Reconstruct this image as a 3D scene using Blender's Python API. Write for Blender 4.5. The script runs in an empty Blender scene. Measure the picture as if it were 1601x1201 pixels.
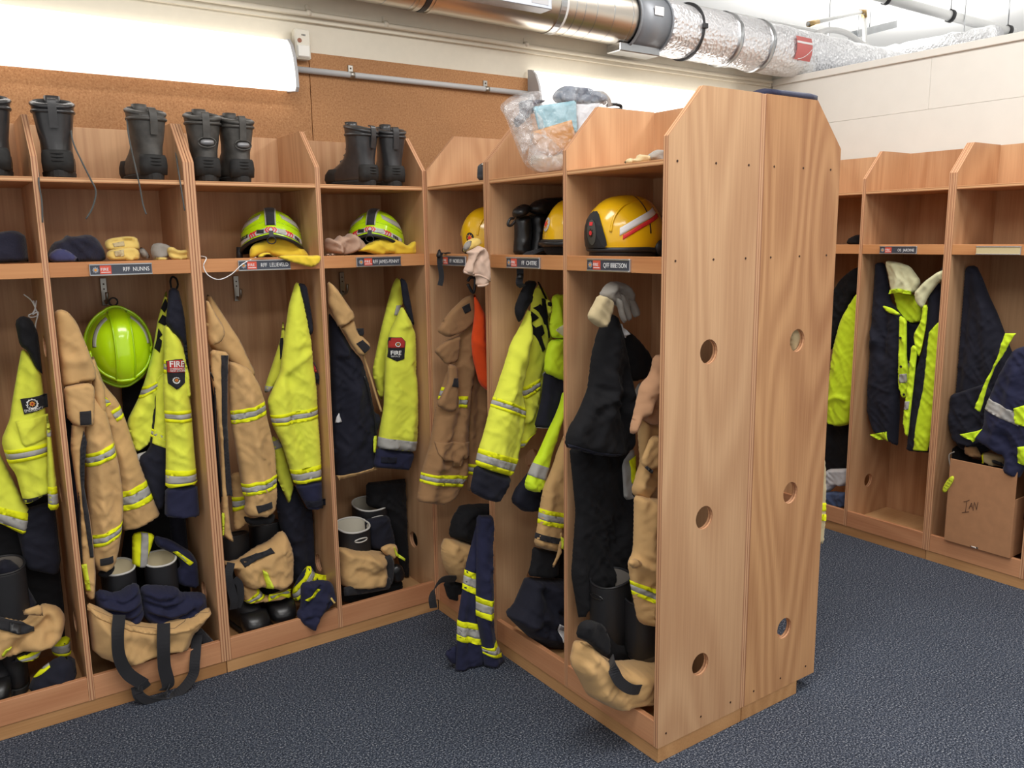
import bpy, bmesh, math, random
import numpy as np
from mathutils import Vector, Matrix, noise
from mathutils.geometry import delaunay_2d_cdt

SC = bpy.context.scene
COL = SC.collection
# ------------------------------------------------------------------ camera
YAW, PITCH, ROLL, FPX, CZ = 0.60798, -0.17309, -0.01369, 1308.68, 1.6
FWD = Vector((math.sin(YAW)*math.cos(PITCH), math.cos(YAW)*math.cos(PITCH), math.sin(PITCH)))
_r = FWD.cross(Vector((0, 0, 1))).normalized(); _u = _r.cross(FWD)
RGT = _r*math.cos(ROLL) + _u*math.sin(ROLL)
UPV = -_r*math.sin(ROLL) + _u*math.cos(ROLL)
cam = bpy.data.cameras.new('camera'); camo = bpy.data.objects.new('camera', cam); COL.objects.link(camo)
cam.sensor_width = 36.0; cam.lens = FPX/1601*36.0; cam.clip_start = .05
m = Matrix((RGT, UPV, -FWD)).transposed().to_4x4(); m.translation = (0, 0, CZ)
camo.matrix_world = m
SC.camera = camo
# ------------------------------------------------------------------ light and exposure
SC.view_settings.view_transform = 'Standard'; SC.view_settings.look = 'None'
SC.view_settings.exposure = 0.1; SC.view_settings.gamma = 1.0; SC.view_settings.use_curve_mapping = False
W = bpy.data.worlds.new('world'); SC.world = W; W.use_nodes = True
W.node_tree.nodes['Background'].inputs[0].default_value = (1.0, .985, .96, 1)
W.node_tree.nodes['Background'].inputs[1].default_value = 0.72
def area(name, loc, sx, sy, power, col=(1, .98, .95), rot=(0, 0, 0)):
    l = bpy.data.lights.new(name, 'AREA'); l.shape = 'RECTANGLE'; l.size = sx; l.size_y = sy; l.energy = power; l.color = col
    o = bpy.data.objects.new(name, l); o.location = loc; o.rotation_euler = rot; COL.objects.link(o); return o
area('unseen_ceiling_light', (0.9, 1.2, 3.3), 2.4, .6, 54)
area('unseen_ceiling_light', (0.2, -0.6, 3.3), 2.4, .6, 42)
area('unseen_ceiling_light', (3.2, 1.6, 3.3), .6, 2.4, 40)
area('unseen_ceiling_light', (3.2, -1.2, 3.3), .6, 2.4, 36)
area('unseen_ceiling_light', (6.6, 4.2, 2.9), 2.4, .6, 36, rot=(math.pi, 0, 0))  # no fitting: upward light added beyond the partition to brighten the ceiling
area('unseen_ceiling_light', (6.3, 1.5, 2.9), .6, 2.4, 22, rot=(math.pi, 0, 0))  # second added upward light, also brightening the ceiling past the partition

# ------------------------------------------------------------------ small maths
def lin(c):
    return tuple((x/255/12.92 if x/255 <= .04045 else ((x/255+.055)/1.055)**2.4) for x in c)
def ray(px, py): return FWD*FPX + RGT*(px-800.5) - UPV*(py-600.5)
def PY(px, py, Y):
    d = ray(px, py); t = Y/d.y; return Vector((d.x*t, Y, CZ+d.z*t))
def PX(px, py, X):
    d = ray(px, py); t = X/d.x; return Vector((X, d.y*t, CZ+d.z*t))
CROP = dict(K1=(0, 130, .2831), K2=(280, 130, .2831), K3=(660, 120, .2831), K4=(0, 430, .3080), K5=(0, 780, .3330),
            K6=(300, 420, .2997), K7=(320, 740, .2498), K8=(640, 420, .3164), L1=(640, 760, .3497), L2=(1000, 120, .4331),
            L3=(1000, 600, .5007), L4=(1260, 200, .2996), L5=(1260, 540, .3330), L6=(380, 0, .3248), L7=(850, 0, .4691),
            M1=(360, 300, .11653), M2=(500, 310, .11243), M3=(900, 290, .1249), M4=(680, 300, .13741), M5=(0, 860, .208),
            M6=(1470, 680, .1832), M7=(90, 470, .14155), M8=(680, 370, .09158), N1=(800, 440, .0999), F=(0, 0, 1.0))
def q(k, s):
    """'x,y x,y' read in one view of the room -> list of image points"""
    x0, y0, sc = CROP[k]; out = []
    for a in s.split():
        x, y = a.split(','); out.append((x0+float(x)*sc, y0+float(y)*sc))
    return out

# ------------------------------------------------------------------ materials
MATS = {}
def newmat(name):
    mt = bpy.data.materials.new(name); mt.use_nodes = True
    nt = mt.node_tree; b = nt.nodes['Principled BSDF']; return mt, nt, b
def N(nt, t, **kw):
    n = nt.nodes.new(t)
    for k, v in kw.items():
        if k in n.inputs: n.inputs[k].default_value = v
        else: setattr(n, k, v)
    return n
def L(nt, a, b): nt.links.new(a, b)
def ramp(nt, stops):
    r = nt.nodes.new('ShaderNodeValToRGB'); e = r.color_ramp.elements
    while len(e) < len(stops): e.new(.5)
    for i, (p, c) in enumerate(stops): e[i].position = p; e[i].color = (*c, 1)
    return r
def coords(nt, scale=(1, 1, 1), jitter=True):
    tc = nt.nodes.new('ShaderNodeTexCoord'); mp = nt.nodes.new('ShaderNodeMapping'); mp.inputs['Scale'].default_value = scale
    if jitter:
        oi = nt.nodes.new('ShaderNodeObjectInfo'); cb = nt.nodes.new('ShaderNodeVectorMath'); cb.operation = 'SCALE'
        cb.inputs[0].default_value = (7, 13, 5); L(nt, oi.outputs['Random'], cb.inputs['Scale'])
        ad = nt.nodes.new('ShaderNodeVectorMath'); L(nt, tc.outputs['Object'], ad.inputs[0]); L(nt, cb.outputs[0], ad.inputs[1])
        L(nt, ad.outputs[0], mp.inputs['Vector'])
    else: L(nt, tc.outputs['Object'], mp.inputs['Vector'])
    return mp
def bump(nt, b, src, strength=.3, dist=.002):
    bp = nt.nodes.new('ShaderNodeBump'); bp.inputs['Strength'].default_value = strength; bp.inputs['Distance'].default_value = dist
    L(nt, src, bp.inputs['Height']); L(nt, bp.outputs[0], b.inputs['Normal'])
def wood(name, light, dark, axis='z', rough=.42, bands=26, amp=.12):
    """rotary-cut plywood veneer: contour bands of stretched noise plus fine fibres"""
    if name in MATS: return MATS[name]
    mt, nt, b = newmat(name)
    ax = 'xyz'.index(axis)
    s = [3.0]*3; s[ax] = .62; s2 = [150.]*3; s2[ax] = 4.
    mp = coords(nt, s); n1 = N(nt, 'ShaderNodeTexNoise', Scale=1.0, Detail=.8, Roughness=.4, Distortion=.25); L(nt, mp.outputs[0], n1.inputs['Vector'])
    mu = N(nt, 'ShaderNodeMath', operation='MULTIPLY'); mu.inputs[1].default_value = bands*6.283/2; L(nt, n1.outputs['Fac'], mu.inputs[0])
    si = N(nt, 'ShaderNodeMath', operation='SINE'); L(nt, mu.outputs[0], si.inputs[0])
    mp2 = coords(nt, s2); n2 = N(nt, 'ShaderNodeTexNoise', Scale=1.0, Detail=2.0); L(nt, mp2.outputs[0], n2.inputs['Vector'])
    mp3 = coords(nt, [1.3*(.4 if i == ax else 1) for i in range(3)]); n3 = N(nt, 'ShaderNodeTexNoise', Scale=1.0, Detail=1.0); L(nt, mp3.outputs[0], n3.inputs['Vector'])
    a = N(nt, 'ShaderNodeMath', operation='MULTIPLY_ADD'); a.inputs[1].default_value = amp; a.inputs[2].default_value = .5; L(nt, si.outputs[0], a.inputs[0])
    c = N(nt, 'ShaderNodeMath', operation='MULTIPLY_ADD'); c.inputs[1].default_value = .5; L(nt, n2.outputs['Fac'], c.inputs[0]); L(nt, a.outputs[0], c.inputs[2])
    d = N(nt, 'ShaderNodeMath', operation='MULTIPLY_ADD'); d.inputs[1].default_value = .9; L(nt, n3.outputs['Fac'], d.inputs[0]); L(nt, c.outputs[0], d.inputs[2])
    r = ramp(nt, [(.0, lin(dark)), (1., lin(light))])
    mr = N(nt, 'ShaderNodeMapRange'); mr.inputs['From Min'].default_value = .75; mr.inputs['From Max'].default_value = 1.6
    L(nt, d.outputs[0], mr.inputs['Value']); L(nt, mr.outputs[0], r.inputs['Fac']); L(nt, r.outputs[0], b.inputs['Base Color'])
    b.inputs['Roughness'].default_value = rough; b.inputs['Specular IOR Level'].default_value = .35
    bump(nt, b, n2.outputs['Fac'], .08, .001)
    MATS[name] = mt; return mt
def plies(name, axis, c1, c2):
    """plywood edge: thin veneers side by side across the board's thickness"""
    if name in MATS: return MATS[name]
    mt, nt, b = newmat(name)
    mp = coords(nt, jitter=False); w = N(nt, 'ShaderNodeTexWave', Scale=34.0, Distortion=0.0); w.bands_direction = axis.upper()
    L(nt, mp.outputs[0], w.inputs['Vector']); r = ramp(nt, [(.15, lin(c2)), (.6, lin(c1))]); L(nt, w.outputs['Fac'], r.inputs['Fac'])
    L(nt, r.outputs[0], b.inputs['Base Color']); b.inputs['Roughness'].default_value = .6
    MATS[name] = mt; return mt
def cloth(name, col, var=.12, rough=.85, weave=900., bs=.25, sheen=.15, coat=0.):
    if name in MATS: return MATS[name]
    mt, nt, b = newmat(name); c = lin(col)
    mp = coords(nt); n1 = N(nt, 'ShaderNodeTexNoise', Scale=9.0, Detail=4.0); L(nt, mp.outputs[0], n1.inputs['Vector'])
    r = ramp(nt, [(.25, tuple(x*(1-var) for x in c)), (.75, tuple(min(1, x*(1+var)) for x in c))]); L(nt, n1.outputs['Fac'], r.inputs['Fac'])
    L(nt, r.outputs[0], b.inputs['Base Color'])
    n2 = N(nt, 'ShaderNodeTexNoise', Scale=weave, Detail=1.0); L(nt, mp.outputs[0], n2.inputs['Vector'])
    n3 = N(nt, 'ShaderNodeTexNoise', Scale=45., Detail=3.0, Distortion=.6); L(nt, mp.outputs[0], n3.inputs['Vector'])
    ad = N(nt, 'ShaderNodeMath', operation='MULTIPLY_ADD'); ad.inputs[1].default_value = 1.7; L(nt, n3.outputs['Fac'], ad.inputs[0]); L(nt, n2.outputs['Fac'], ad.inputs[2])
    bump(nt, b, ad.outputs[0], bs, .003)
    b.inputs['Roughness'].default_value = rough; b.inputs['Sheen Weight'].default_value = sheen; b.inputs['Specular IOR Level'].default_value = .25
    b.inputs['Coat Weight'].default_value = coat
    MATS[name] = mt; return mt
def plain(name, col, rough=.5, metal=0., spec=.5, coat=0., nscale=0, nstr=.1, var=0., alpha=1., emit=0., trans=0.):
    if name in MATS: return MATS[name]
    mt, nt, b = newmat(name); c = lin(col)
    b.inputs['Base Color'].default_value = (*c, 1); b.inputs['Roughness'].default_value = rough; b.inputs['Metallic'].default_value = metal
    b.inputs['Specular IOR Level'].default_value = spec; b.inputs['Coat Weight'].default_value = coat; b.inputs['Coat Roughness'].default_value = .08
    mp = coords(nt); n1 = N(nt, 'ShaderNodeTexNoise', Scale=nscale or 12., Detail=4.0); L(nt, mp.outputs[0], n1.inputs['Vector'])
    if var:
        r = ramp(nt, [(.3, tuple(x*(1-var) for x in c)), (.7, tuple(min(1, x*(1+var)) for x in c))]); L(nt, n1.outputs['Fac'], r.inputs['Fac']); L(nt, r.outputs[0], b.inputs['Base Color'])
    if nscale: bump(nt, b, n1.outputs['Fac'], nstr, .004)
    b.inputs['Alpha'].default_value = alpha; b.inputs['Transmission Weight'].default_value = trans
    if emit: b.inputs['Emission Color'].default_value = (*c, 1); b.inputs['Emission Strength'].default_value = emit
    MATS[name] = mt; return mt

PANELW = wood('plywood_panel', (214, 172, 131), (172, 124, 87), amp=.13, bands=22)
PANELB = wood('plywood_panel_deep', (206, 157, 110), (156, 104, 67), bands=30, amp=.17)
SHELFW = wood('plywood_shelf', (218, 166, 118), (182, 124, 80), 'x')
RAILW = wood('plywood_rail', (214, 156, 104), (178, 115, 72), 'x', bands=16)
KICKW = wood('plywood_kick', (212, 156, 114), (176, 116, 80), 'x', bands=16)
PINEW = wood('plinth_timber', (206, 158, 108), (164, 116, 72), 'x', bands=20)
FLOORW = wood('locker_floor_timber', (222, 180, 130), (182, 130, 84), 'y', bands=18)
EDGEX = plies('ply_edge_across', 'x', (212, 163, 122), (168, 114, 82))
EDGEY = plies('ply_edge_deep', 'y', (206, 160, 122), (166, 116, 84))
EDGEZ = plies('ply_edge_level', 'z', (220, 172, 124), (180, 124, 82))

# ------------------------------------------------------------------ mesh helpers
def mesh(name, V, F, mats, parent=None, smooth=False, mi=None, recalc=True, loc=None):
    me = bpy.data.meshes.new(name)
    base = Vector(parent['_b']) if parent is not None and '_b' in parent else Vector((0, 0, 0))
    if loc is not None: base = Vector(loc)
    me.from_pydata([tuple(Vector(v)-base) for v in V], [], [tuple(f) for f in F])
    if not isinstance(mats, (list, tuple)): mats = [mats]
    for mm in mats: me.materials.append(mm)
    if mi is not None: me.polygons.foreach_set('material_index', mi)
    if recalc:
        bm = bmesh.new(); bm.from_mesh(me); bmesh.ops.recalc_face_normals(bm, faces=bm.faces); bm.to_mesh(me); bm.free()
    if smooth: me.polygons.foreach_set('use_smooth', [True]*len(me.polygons))
    o = bpy.data.objects.new(name, me); COL.objects.link(o)
    if parent is not None:
        o.parent = parent
        if '_b' in parent: o['_b'] = parent['_b']
    elif loc is not None: o.location = loc
    return o
def tag(o, label, cat, group=None):
    o['label'] = label; o['category'] = cat
    if group: o['group'] = group
    return o
def struct(o): o['kind'] = 'structure'; return o
def thing(name, label, cat, loc=(0, 0, 0), rz=0, group=None, local=False):
    """an Empty at the thing's base; with local=True its parts are given in its own frame"""
    o = bpy.data.objects.new(name, None); COL.objects.link(o); o.location = loc; o.rotation_euler = (0, 0, rz); o.empty_display_size = .05
    if not local: o['_b'] = tuple(loc)
    return tag(o, label, cat, group)
def boxVF(x0, x1, y0, y1, z0, z1):
    V = [(x, y, z) for z in (z0, z1) for y in (y0, y1) for x in (x0, x1)]
    return V, [(0, 1, 3, 2), (4, 6, 7, 5), (0, 4, 5, 1), (2, 3, 7, 6), (0, 2, 6, 4), (1, 5, 7, 3)]
def box(name, x0, x1, y0, y1, z0, z1, mats, parent=None, bev=.0015, mi=None, loc=None):
    V, F = boxVF(x0, x1, y0, y1, z0, z1)
    o = mesh(name, V, F, mats, parent, mi=mi, loc=loc)
    if bev:
        bm = bmesh.new(); bm.from_mesh(o.data); bmesh.ops.bevel(bm, geom=bm.edges[:], offset=bev, segments=1, affect='EDGES', clamp_overlap=True)
        bm.to_mesh(o.data); bm.free()
    return o
def loft(rings, cap0=True, cap1=True, closed=True):
    n = len(rings[0]); V = [p for r in rings for p in r]; F = []
    for i in range(len(rings)-1):
        for j in range(n if closed else n-1):
            k = (j+1) % n; F.append((i*n+j, i*n+k, (i+1)*n+k, (i+1)*n+j))
    if cap0: F.append(tuple(range(n-1, -1, -1)))
    if cap1: F.append(tuple((len(rings)-1)*n+j for j in range(n)))
    return V, F
def spline(pts, n=8):
    P = [Vector(p) for p in pts]; P = [P[0]*2-P[1]]+P+[P[-1]*2-P[-2]]; out = []
    for i in range(1, len(P)-2):
        a, b, c, d = P[i-1:i+3]
        for k in range(n):
            t = k/n; out.append(.5*((2*b)+(c-a)*t+(2*a-5*b+4*c-d)*t*t+(3*b-a-3*c+d)*t**3))
    out.append(P[-2]); return out
def tubeVF(path, r, n=8, closed=False):
    rings = []; up = Vector((.13, .21, 1)).normalized()
    for i, p in enumerate(path):
        a = path[i-1] if (i or closed) else p; b = path[(i+1) % len(path)] if (i < len(path)-1 or closed) else p
        t = (Vector(b)-Vector(a)).normalized(); s = t.cross(up)
        if s.length < .05: s = t.cross(Vector((1, 0, 0)))
        s.normalize(); w = s.cross(t); rr = r(i/(len(path)-1)) if callable(r) else r
        rings.append([Vector(p)+s*rr*math.cos(2*math.pi*k/n)+w*rr*math.sin(2*math.pi*k/n) for k in range(n)])
    if closed: rings.append(rings[0]); return loft(rings, False, False)
    return loft(rings)
def tube(name, pts, r, mat, parent=None, n=8, sm=6, closed=False, loc=None):
    path = spline(pts, sm) if sm and len(pts) > 2 else [Vector(p) for p in pts]
    V, F = tubeVF(path, r, n, closed); return mesh(name, V, F, mat, parent, True, loc=loc)
def ribbon(name, pts, w, th, side, mat, parent=None, sm=6, loc=None):
    """webbing strap: pts centre line, side = direction across the strap (vector or function of 0..1)"""
    path = spline(pts, sm) if sm and len(pts) > 2 else [Vector(p) for p in pts]; rings = []
    for i, p in enumerate(path):
        t = (path[min(i+1, len(path)-1)]-path[max(i-1, 0)]).normalized()
        s = Vector(side(i/(len(path)-1)) if callable(side) else side); s = (s-t*s.dot(t)).normalized(); nn = s.cross(t)
        rings.append([p-s*w/2-nn*th/2, p+s*w/2-nn*th/2, p+s*w/2+nn*th/2, p-s*w/2+nn*th/2])
    V, F = loft(rings); o = mesh(name, V, F, mat, parent, loc=loc); return o
def textVF(s, size, off=0.0, sx=1.0):
    cu = bpy.data.curves.new('t', 'FONT'); cu.body = s; cu.size = size; cu.offset = off; cu.fill_mode = 'BOTH'; cu.extrude = .0004; cu.resolution_u = 3
    ob = bpy.data.objects.new('t', cu); COL.objects.link(ob)
    me = bpy.data.meshes.new_from_object(ob.evaluated_get(bpy.context.evaluated_depsgraph_get()))
    V = [(v.co.x*sx, v.co.y, v.co.z) for v in me.vertices]; F = [tuple(p.vertices) for p in me.polygons]
    bpy.data.objects.remove(ob); bpy.data.curves.remove(cu); bpy.data.meshes.remove(me)
    return V, F
# ------------------------------------------------------------------ flat polygons -> triangles
def inpoly(P, x, y):
    c = np.zeros(len(x), bool); n = len(P)
    for i in range(n):
        x1, y1 = P[i]; x2, y2 = P[i-1]
        if y1 == y2: continue
        c ^= ((y1 > y) != (y2 > y)) & (x < (x2-x1)*(y-y1)/(y2-y1)+x1)
    return c
def segdist(P, x, y, closed=True):
    P = np.asarray(P, float); A = P; B = np.roll(P, -1, 0)
    if not closed: A, B = P[:-1], P[1:]
    d = np.full(len(x), 1e9); X = np.stack([x, y], 1)
    for a, b in zip(A, B):
        ab = b-a; l = ab@ab
        t = np.clip(((X-a)@ab)/l, 0, 1) if l > 0 else np.zeros(len(x))
        d = np.minimum(d, np.hypot(*(X-a-np.outer(t, ab)).T))
    return d
def resample(P, step):
    out = []; n = len(P)
    for i in range(n):
        a = np.array(P[i], float); b = np.array(P[(i+1) % n], float); k = max(1, int(np.hypot(*(b-a))/step+.5))
        for j in range(k): out.append(a+(b-a)*j/k)
    return out
def chaikin(P, it, cut=.011):
    for _ in range(it):
        o = []
        for i in range(len(P)):
            a = np.array(P[i], float); b = np.array(P[(i+1) % len(P)], float)
            k = min(.22, cut/max(1e-6, float(np.hypot(*(b-a))))); o += [a*(1-k)+b*k, a*k+b*(1-k)]
        P = o
    return P
def fill2d(P, step, holes=(), inner=True):
    """triangulate polygon P (list of 2d points) with interior points on a grid"""
    B = resample(P, step); pts = [tuple(b) for b in B]; ed = [(i, (i+1) % len(B)) for i in range(len(B))]
    for h in holes:
        k = len(pts); pts += [tuple(p) for p in h]; ed += [(k+i, k+(i+1) % len(h)) for i in range(len(h))]
    if inner:
        A = np.array(P, float); lo = A.min(0); hi = A.max(0)
        rows = []
        for r, y in enumerate(np.arange(lo[1]+step*.5, hi[1], step*.87)):
            xs = np.arange(lo[0]+(step*.5 if r % 2 else 0), hi[0], step); rows.append(np.stack([xs, np.full(len(xs), y)], 1))
        if rows:
            G = np.concatenate(rows)
            if len(G):
                ok = inpoly(P, G[:, 0], G[:, 1]) & (segdist(P, G[:, 0], G[:, 1]) > step*.45)
                for h in holes: ok &= ~inpoly(h, G[:, 0], G[:, 1]) & (segdist(h, G[:, 0], G[:, 1]) > step*.4)
                pts += [tuple(g) for g in G[ok]]
    r = delaunay_2d_cdt([Vector(p) for p in pts], ed, [], 0, 1e-6, False)
    V = np.array([(v.x, v.y) for v in r[0]]); F = np.array([f for f in r[2] if len(f) == 3])
    c = V[F].mean(1); ok = inpoly(P, c[:, 0], c[:, 1])
    for h in holes: ok &= ~inpoly(h, c[:, 0], c[:, 1])
    return V, F[ok]
def clipconvex(S, C):
    """Sutherland-Hodgman: subject S against convex C"""
    C = [np.array(c, float) for c in C]
    area_ = sum(C[i-1][0]*C[i][1]-C[i][0]*C[i-1][1] for i in range(len(C)))
    if area_ < 0: C = C[::-1]
    out = [np.array(s, float) for s in S]
    for i in range(len(C)):
        a, b = C[i-1], C[i]; inp = out; out = []
        f = lambda p: (b[0]-a[0])*(p[1]-a[1])-(b[1]-a[1])*(p[0]-a[0])
        for j in range(len(inp)):
            p, r = inp[j-1], inp[j]; fp, fr = f(p), f(r)
            if fr >= 0:
                if fp < 0: out.append(p+(r-p)*fp/(fp-fr))
                out.append(r)
            elif fp >= 0: out.append(p+(r-p)*fp/(fp-fr))
        if not out: return []
    return out
def bedges(F):
    """boundary edges (directed) of a triangle list"""
    s = {}
    for f in F:
        for i in range(3): s[(int(f[i]), int(f[(i+1) % 3]))] = 1
    return [e for e in s if (e[1], e[0]) not in s]
def slab2d(P, th, to3, holes=(), step=10., ax=None):
    """flat board: polygon P extruded by th through to3(u, v, t); returns V, F, material index (0 faces, 1 edges)"""
    V2, F2 = fill2d(P, step, holes, False); n = len(V2)
    V = [to3(u, v, 0) for u, v in V2]+[to3(u, v, th) for u, v in V2]
    F = [tuple(f) for f in F2]+[tuple(int(i)+n for i in f[::-1]) for f in F2]; mi = [0]*len(F)
    for a, b in bedges(F2): F.append((a, b, b+n, a+n)); mi.append(1)
    return V, F, mi

# ================================================================== the room
YW, XW = 3.412, 4.316
CREAM = plain('cream_paint', (220, 212, 194), .55, var=.02, nscale=30, nstr=.03)
WHITE = plain('white_wall_paint', (224, 221, 213), .5, var=.015)
CEILM = plain('ceiling_paint', (240, 240, 238), .8)
def carpet():
    mt, nt, b = newmat('carpet')
    tc = nt.nodes.new('ShaderNodeTexCoord')
    n1 = N(nt, 'ShaderNodeTexNoise', Scale=170.0, Detail=2.0, Roughness=.8); L(nt, tc.outputs['Object'], n1.inputs['Vector'])
    n2 = N(nt, 'ShaderNodeTexNoise', Scale=2.5, Detail=3.0); L(nt, tc.outputs['Object'], n2.inputs['Vector'])
    r = ramp(nt, [(.34, lin((26, 30, 40))), (.48, lin((62, 69, 82))), (.57, lin((92, 99, 114))), (.70, lin((182, 186, 192)))]); L(nt, n1.outputs['Fac'], r.inputs['Fac'])
    mx = N(nt, 'ShaderNodeMixRGB', blend_type='MULTIPLY'); mx.inputs['Fac'].default_value = .35
    r2 = ramp(nt, [(.3, (.7, .7, .7)), (.7, (1, 1, 1))]); L(nt, n2.outputs['Fac'], r2.inputs['Fac'])
    L(nt, r.outputs[0], mx.inputs['Color1']); L(nt, r2.outputs[0], mx.inputs['Color2']); L(nt, mx.outputs[0], b.inputs['Base Color'])
    b.inputs['Roughness'].default_value = .95; b.inputs['Specular IOR Level'].default_value = .1
    bump(nt, b, n1.outputs['Fac'], .9, .006); return mt
struct(box('floor', -3, 8, -3.5, 6, -.05, 0, carpet(), bev=0))
struct(box('ceiling', -3, 9, -3.5, 8, 3.5, 3.55, CEILM, bev=0))
wb = struct(box('wall_back', -3, 4.45, YW+.012, YW+.12, 0, 2.72, CREAM, bev=0))
def fibre():
    mt, nt, b = newmat('fibreboard'); mp = coords(nt)
    n1 = N(nt, 'ShaderNodeTexNoise', Scale=140.0, Detail=2.0, Roughness=.75); L(nt, mp.outputs[0], n1.inputs['Vector'])
    r = ramp(nt, [(.28, lin((154, 104, 62))), (.5, lin((180, 129, 82))), (.68, lin((190, 141, 94))), (.78, lin((222, 188, 140)))]); L(nt, n1.outputs['Fac'], r.inputs['Fac'])
    n2 = N(nt, 'ShaderNodeTexNoise', Scale=3.0, Detail=4.0); L(nt, mp.outputs[0], n2.inputs['Vector'])
    r2 = ramp(nt, [(.3, (.80, .78, .76)), (.7, (1, 1, 1))]); L(nt, n2.outputs['Fac'], r2.inputs['Fac'])
    mx = N(nt, 'ShaderNodeMixRGB', blend_type='MULTIPLY'); mx.inputs['Fac'].default_value = 1; L(nt, r.outputs[0], mx.inputs['Color1']); L(nt, r2.outputs[0], mx.inputs['Color2'])
    L(nt, mx.outputs[0], b.inputs['Base Color']); b.inputs['Roughness'].default_value = .7; return mt
FIB = fibre()
for x0, x1 in ((-2.4, .186), (.189, 1.386), (1.389, 2.588), (2.591, 4.30)):
    box('fibreboard_panel', x0, x1, YW, YW+.012, .3, 2.355, FIB, wb, bev=.001)
box('picture_rail_pipe_board', -3, 4.3, YW-.004, YW+.012, 2.47, 2.72, CREAM, wb, bev=.002)
# right-hand partition of painted boards with open joints and a capping
wr = struct(box('wall_right', XW+.012, XW+.09, -3.5, YW+.012, 0, 2.47, WHITE, bev=0))
for y0, y1 in ((-3.4, -.455), (-.4545, 2.433), (2.434, YW)):
    box('wall_board', XW, XW+.012, y0, y1, 2.2195, 2.4735, WHITE, wr, bev=.0006)
    box('wall_board', XW, XW+.012, y0-1.2 if y0 > -3 else y0, y1-1.2 if y1 < 3 else y1, 1.2, 2.2185, WHITE, wr, bev=.0006)
    box('wall_board', XW, XW+.012, y0, y1, 0, 1.196, WHITE, wr, bev=.001)
struct(box('trim_1', XW-.012, XW+.10, -3.5, YW+.012, 2.474, 2.512, WHITE, bev=.003))

# ================================================================== lockers
ZK, ZB, ZR1, ZR2, ZS1, ZS2, ZC, ZP, DEP, TH = .05, .134, 1.4946, 1.5414, 1.7904, 1.8054, 1.866, 2.006, .388, .018
HOLES = [[(.181+.037*math.cos(2*math.pi*k/20), z+.037*math.sin(2*math.pi*k/20)) for k in range(20)] for z in (1.262, .753, .272)]
PROF = [(0, ZK), (DEP-.0125, ZK), (DEP-.0125, ZP), (.132, ZP), (0, ZC)]
STEEL = plain('hook_steel', (172, 168, 160), .35, .9); SCREW = plain('screw_dark', (70, 46, 34), .5, .4)
ALU = plain('plate_aluminium', (196, 198, 200), .3, .85); INSERT = plain('plate_insert', (66, 70, 80), .4)
FIRERED = plain('fire_red', (214, 86, 64), .45); INK = plain('white_lettering', (236, 236, 236), .5)
EMBG = plain('emblem_grey', (150, 152, 158), .4); EMBO = plain('emblem_gold', (226, 150, 50), .45); EMBW = plain('emblem_white', (232, 232, 228), .5)
_side_cache = {}
def side_panel(u0, parent, name='side_panel', mat=PANELW):
    V, F, mi = slab2d(PROF, TH, lambda d, z, t: (t, d, z), HOLES)
    o = mesh(name, [(v[0]+u0, v[1], v[2]) for v in V], F, [mat, EDGEX], parent, mi=mi); return o
def star(cx, cz, r0, r1, n):
    return [(cx+(r0 if k % 2 else r1)*math.sin(math.pi*k/n), cz+(r0 if k % 2 else r1)*math.cos(math.pi*k/n)) for k in range(2*n)]
def flat(name, P, y, th, mat, parent):
    V, F, mi = slab2d(P, th, lambda u, v, t: (u, y+t, v)); return mesh(name, V, F, mat, parent)
def disc(cx, cz, r, n=14): return [(cx+r*math.cos(2*math.pi*k/n), cz+r*math.sin(2*math.pi*k/n)) for k in range(n)]
def name_plate(u, text, parent, w=.19, tx=.075, size=.0195, blank=False, sx=.92):
    """aluminium holder clipped on the rail, facing local -y"""
    h = .038; z = 1.515; y = -.0105
    pl = box('name_plate', u, u+w, -.0075, 0, z-h/2, z+h/2, ALU, parent, bev=.001)
    box('holder_lip', u, u+w, -.0115, -.0075, z+h/2-.0045, z+h/2, ALU, pl, bev=.001); box('holder_lip', u, u+w, -.0115, -.0075, z-h/2, z-h/2+.0045, ALU, pl, bev=.001)
    if blank:
        box('card_insert', u+.002, u+w-.002, -.0095, -.0075, z-h/2+.0045, z+h/2-.0045, plain('blank_card', (206, 190, 146), .6), pl, bev=0); return pl
    box('card_insert', u+.002, u+w-.002, -.0095, -.0075, z-h/2+.0045, z+h/2-.0045, INSERT, pl, bev=0)
    flat('emblem', star(u+.017, z, .0075, .0105, 8), y, .001, EMBG, pl); flat('emblem_core', disc(u+.017, z, .004), y-.0006, .001, EMBO, pl)
    flat('red_tag', [(u+.03, z-.0135), (u+.064, z-.0135), (u+.064, z+.0135), (u+.03, z+.0135)], y, .001, FIRERED, pl)
    V, F = textVF('FIRE', .0135, .0, 1.0); mesh('lettering', [(u+.0315+a, y-.0006+c*.5, z-.003+b) for a, b, c in V], F, INK, pl)
    box('tag_line', u+.033, u+.061, y-.0006, y, z-.009, z-.007, INK, pl, bev=0)
    if not text: return pl
    V, F = textVF(text, size, .0, 1.); tw = max(v[0] for v in V); k_ = min(sx, (w-tx-.010)/tw)
    mesh('lettering', [(u+tx+a*k_, y-.0006+c*.5, z-.0065+b) for a, b, c in V], F, INK, pl)
    return pl
def hook(u, z, parent, d=DEP-.02):
    pl = box('coat_hook', u-.011, u+.011, d-.004, d, z-.05, z+.05, STEEL, parent)
    tube('hook_arm', [(u, d-.004, z-.035), (u, d-.03, z-.04), (u, d-.05, z-.025), (u, d-.055, z)], .006, STEEL, pl)
    for dz in (.018, .036): flat('screw', disc(u, z+dz-.008, .003, 8), d-.006, .002, SCREW, pl)
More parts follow.
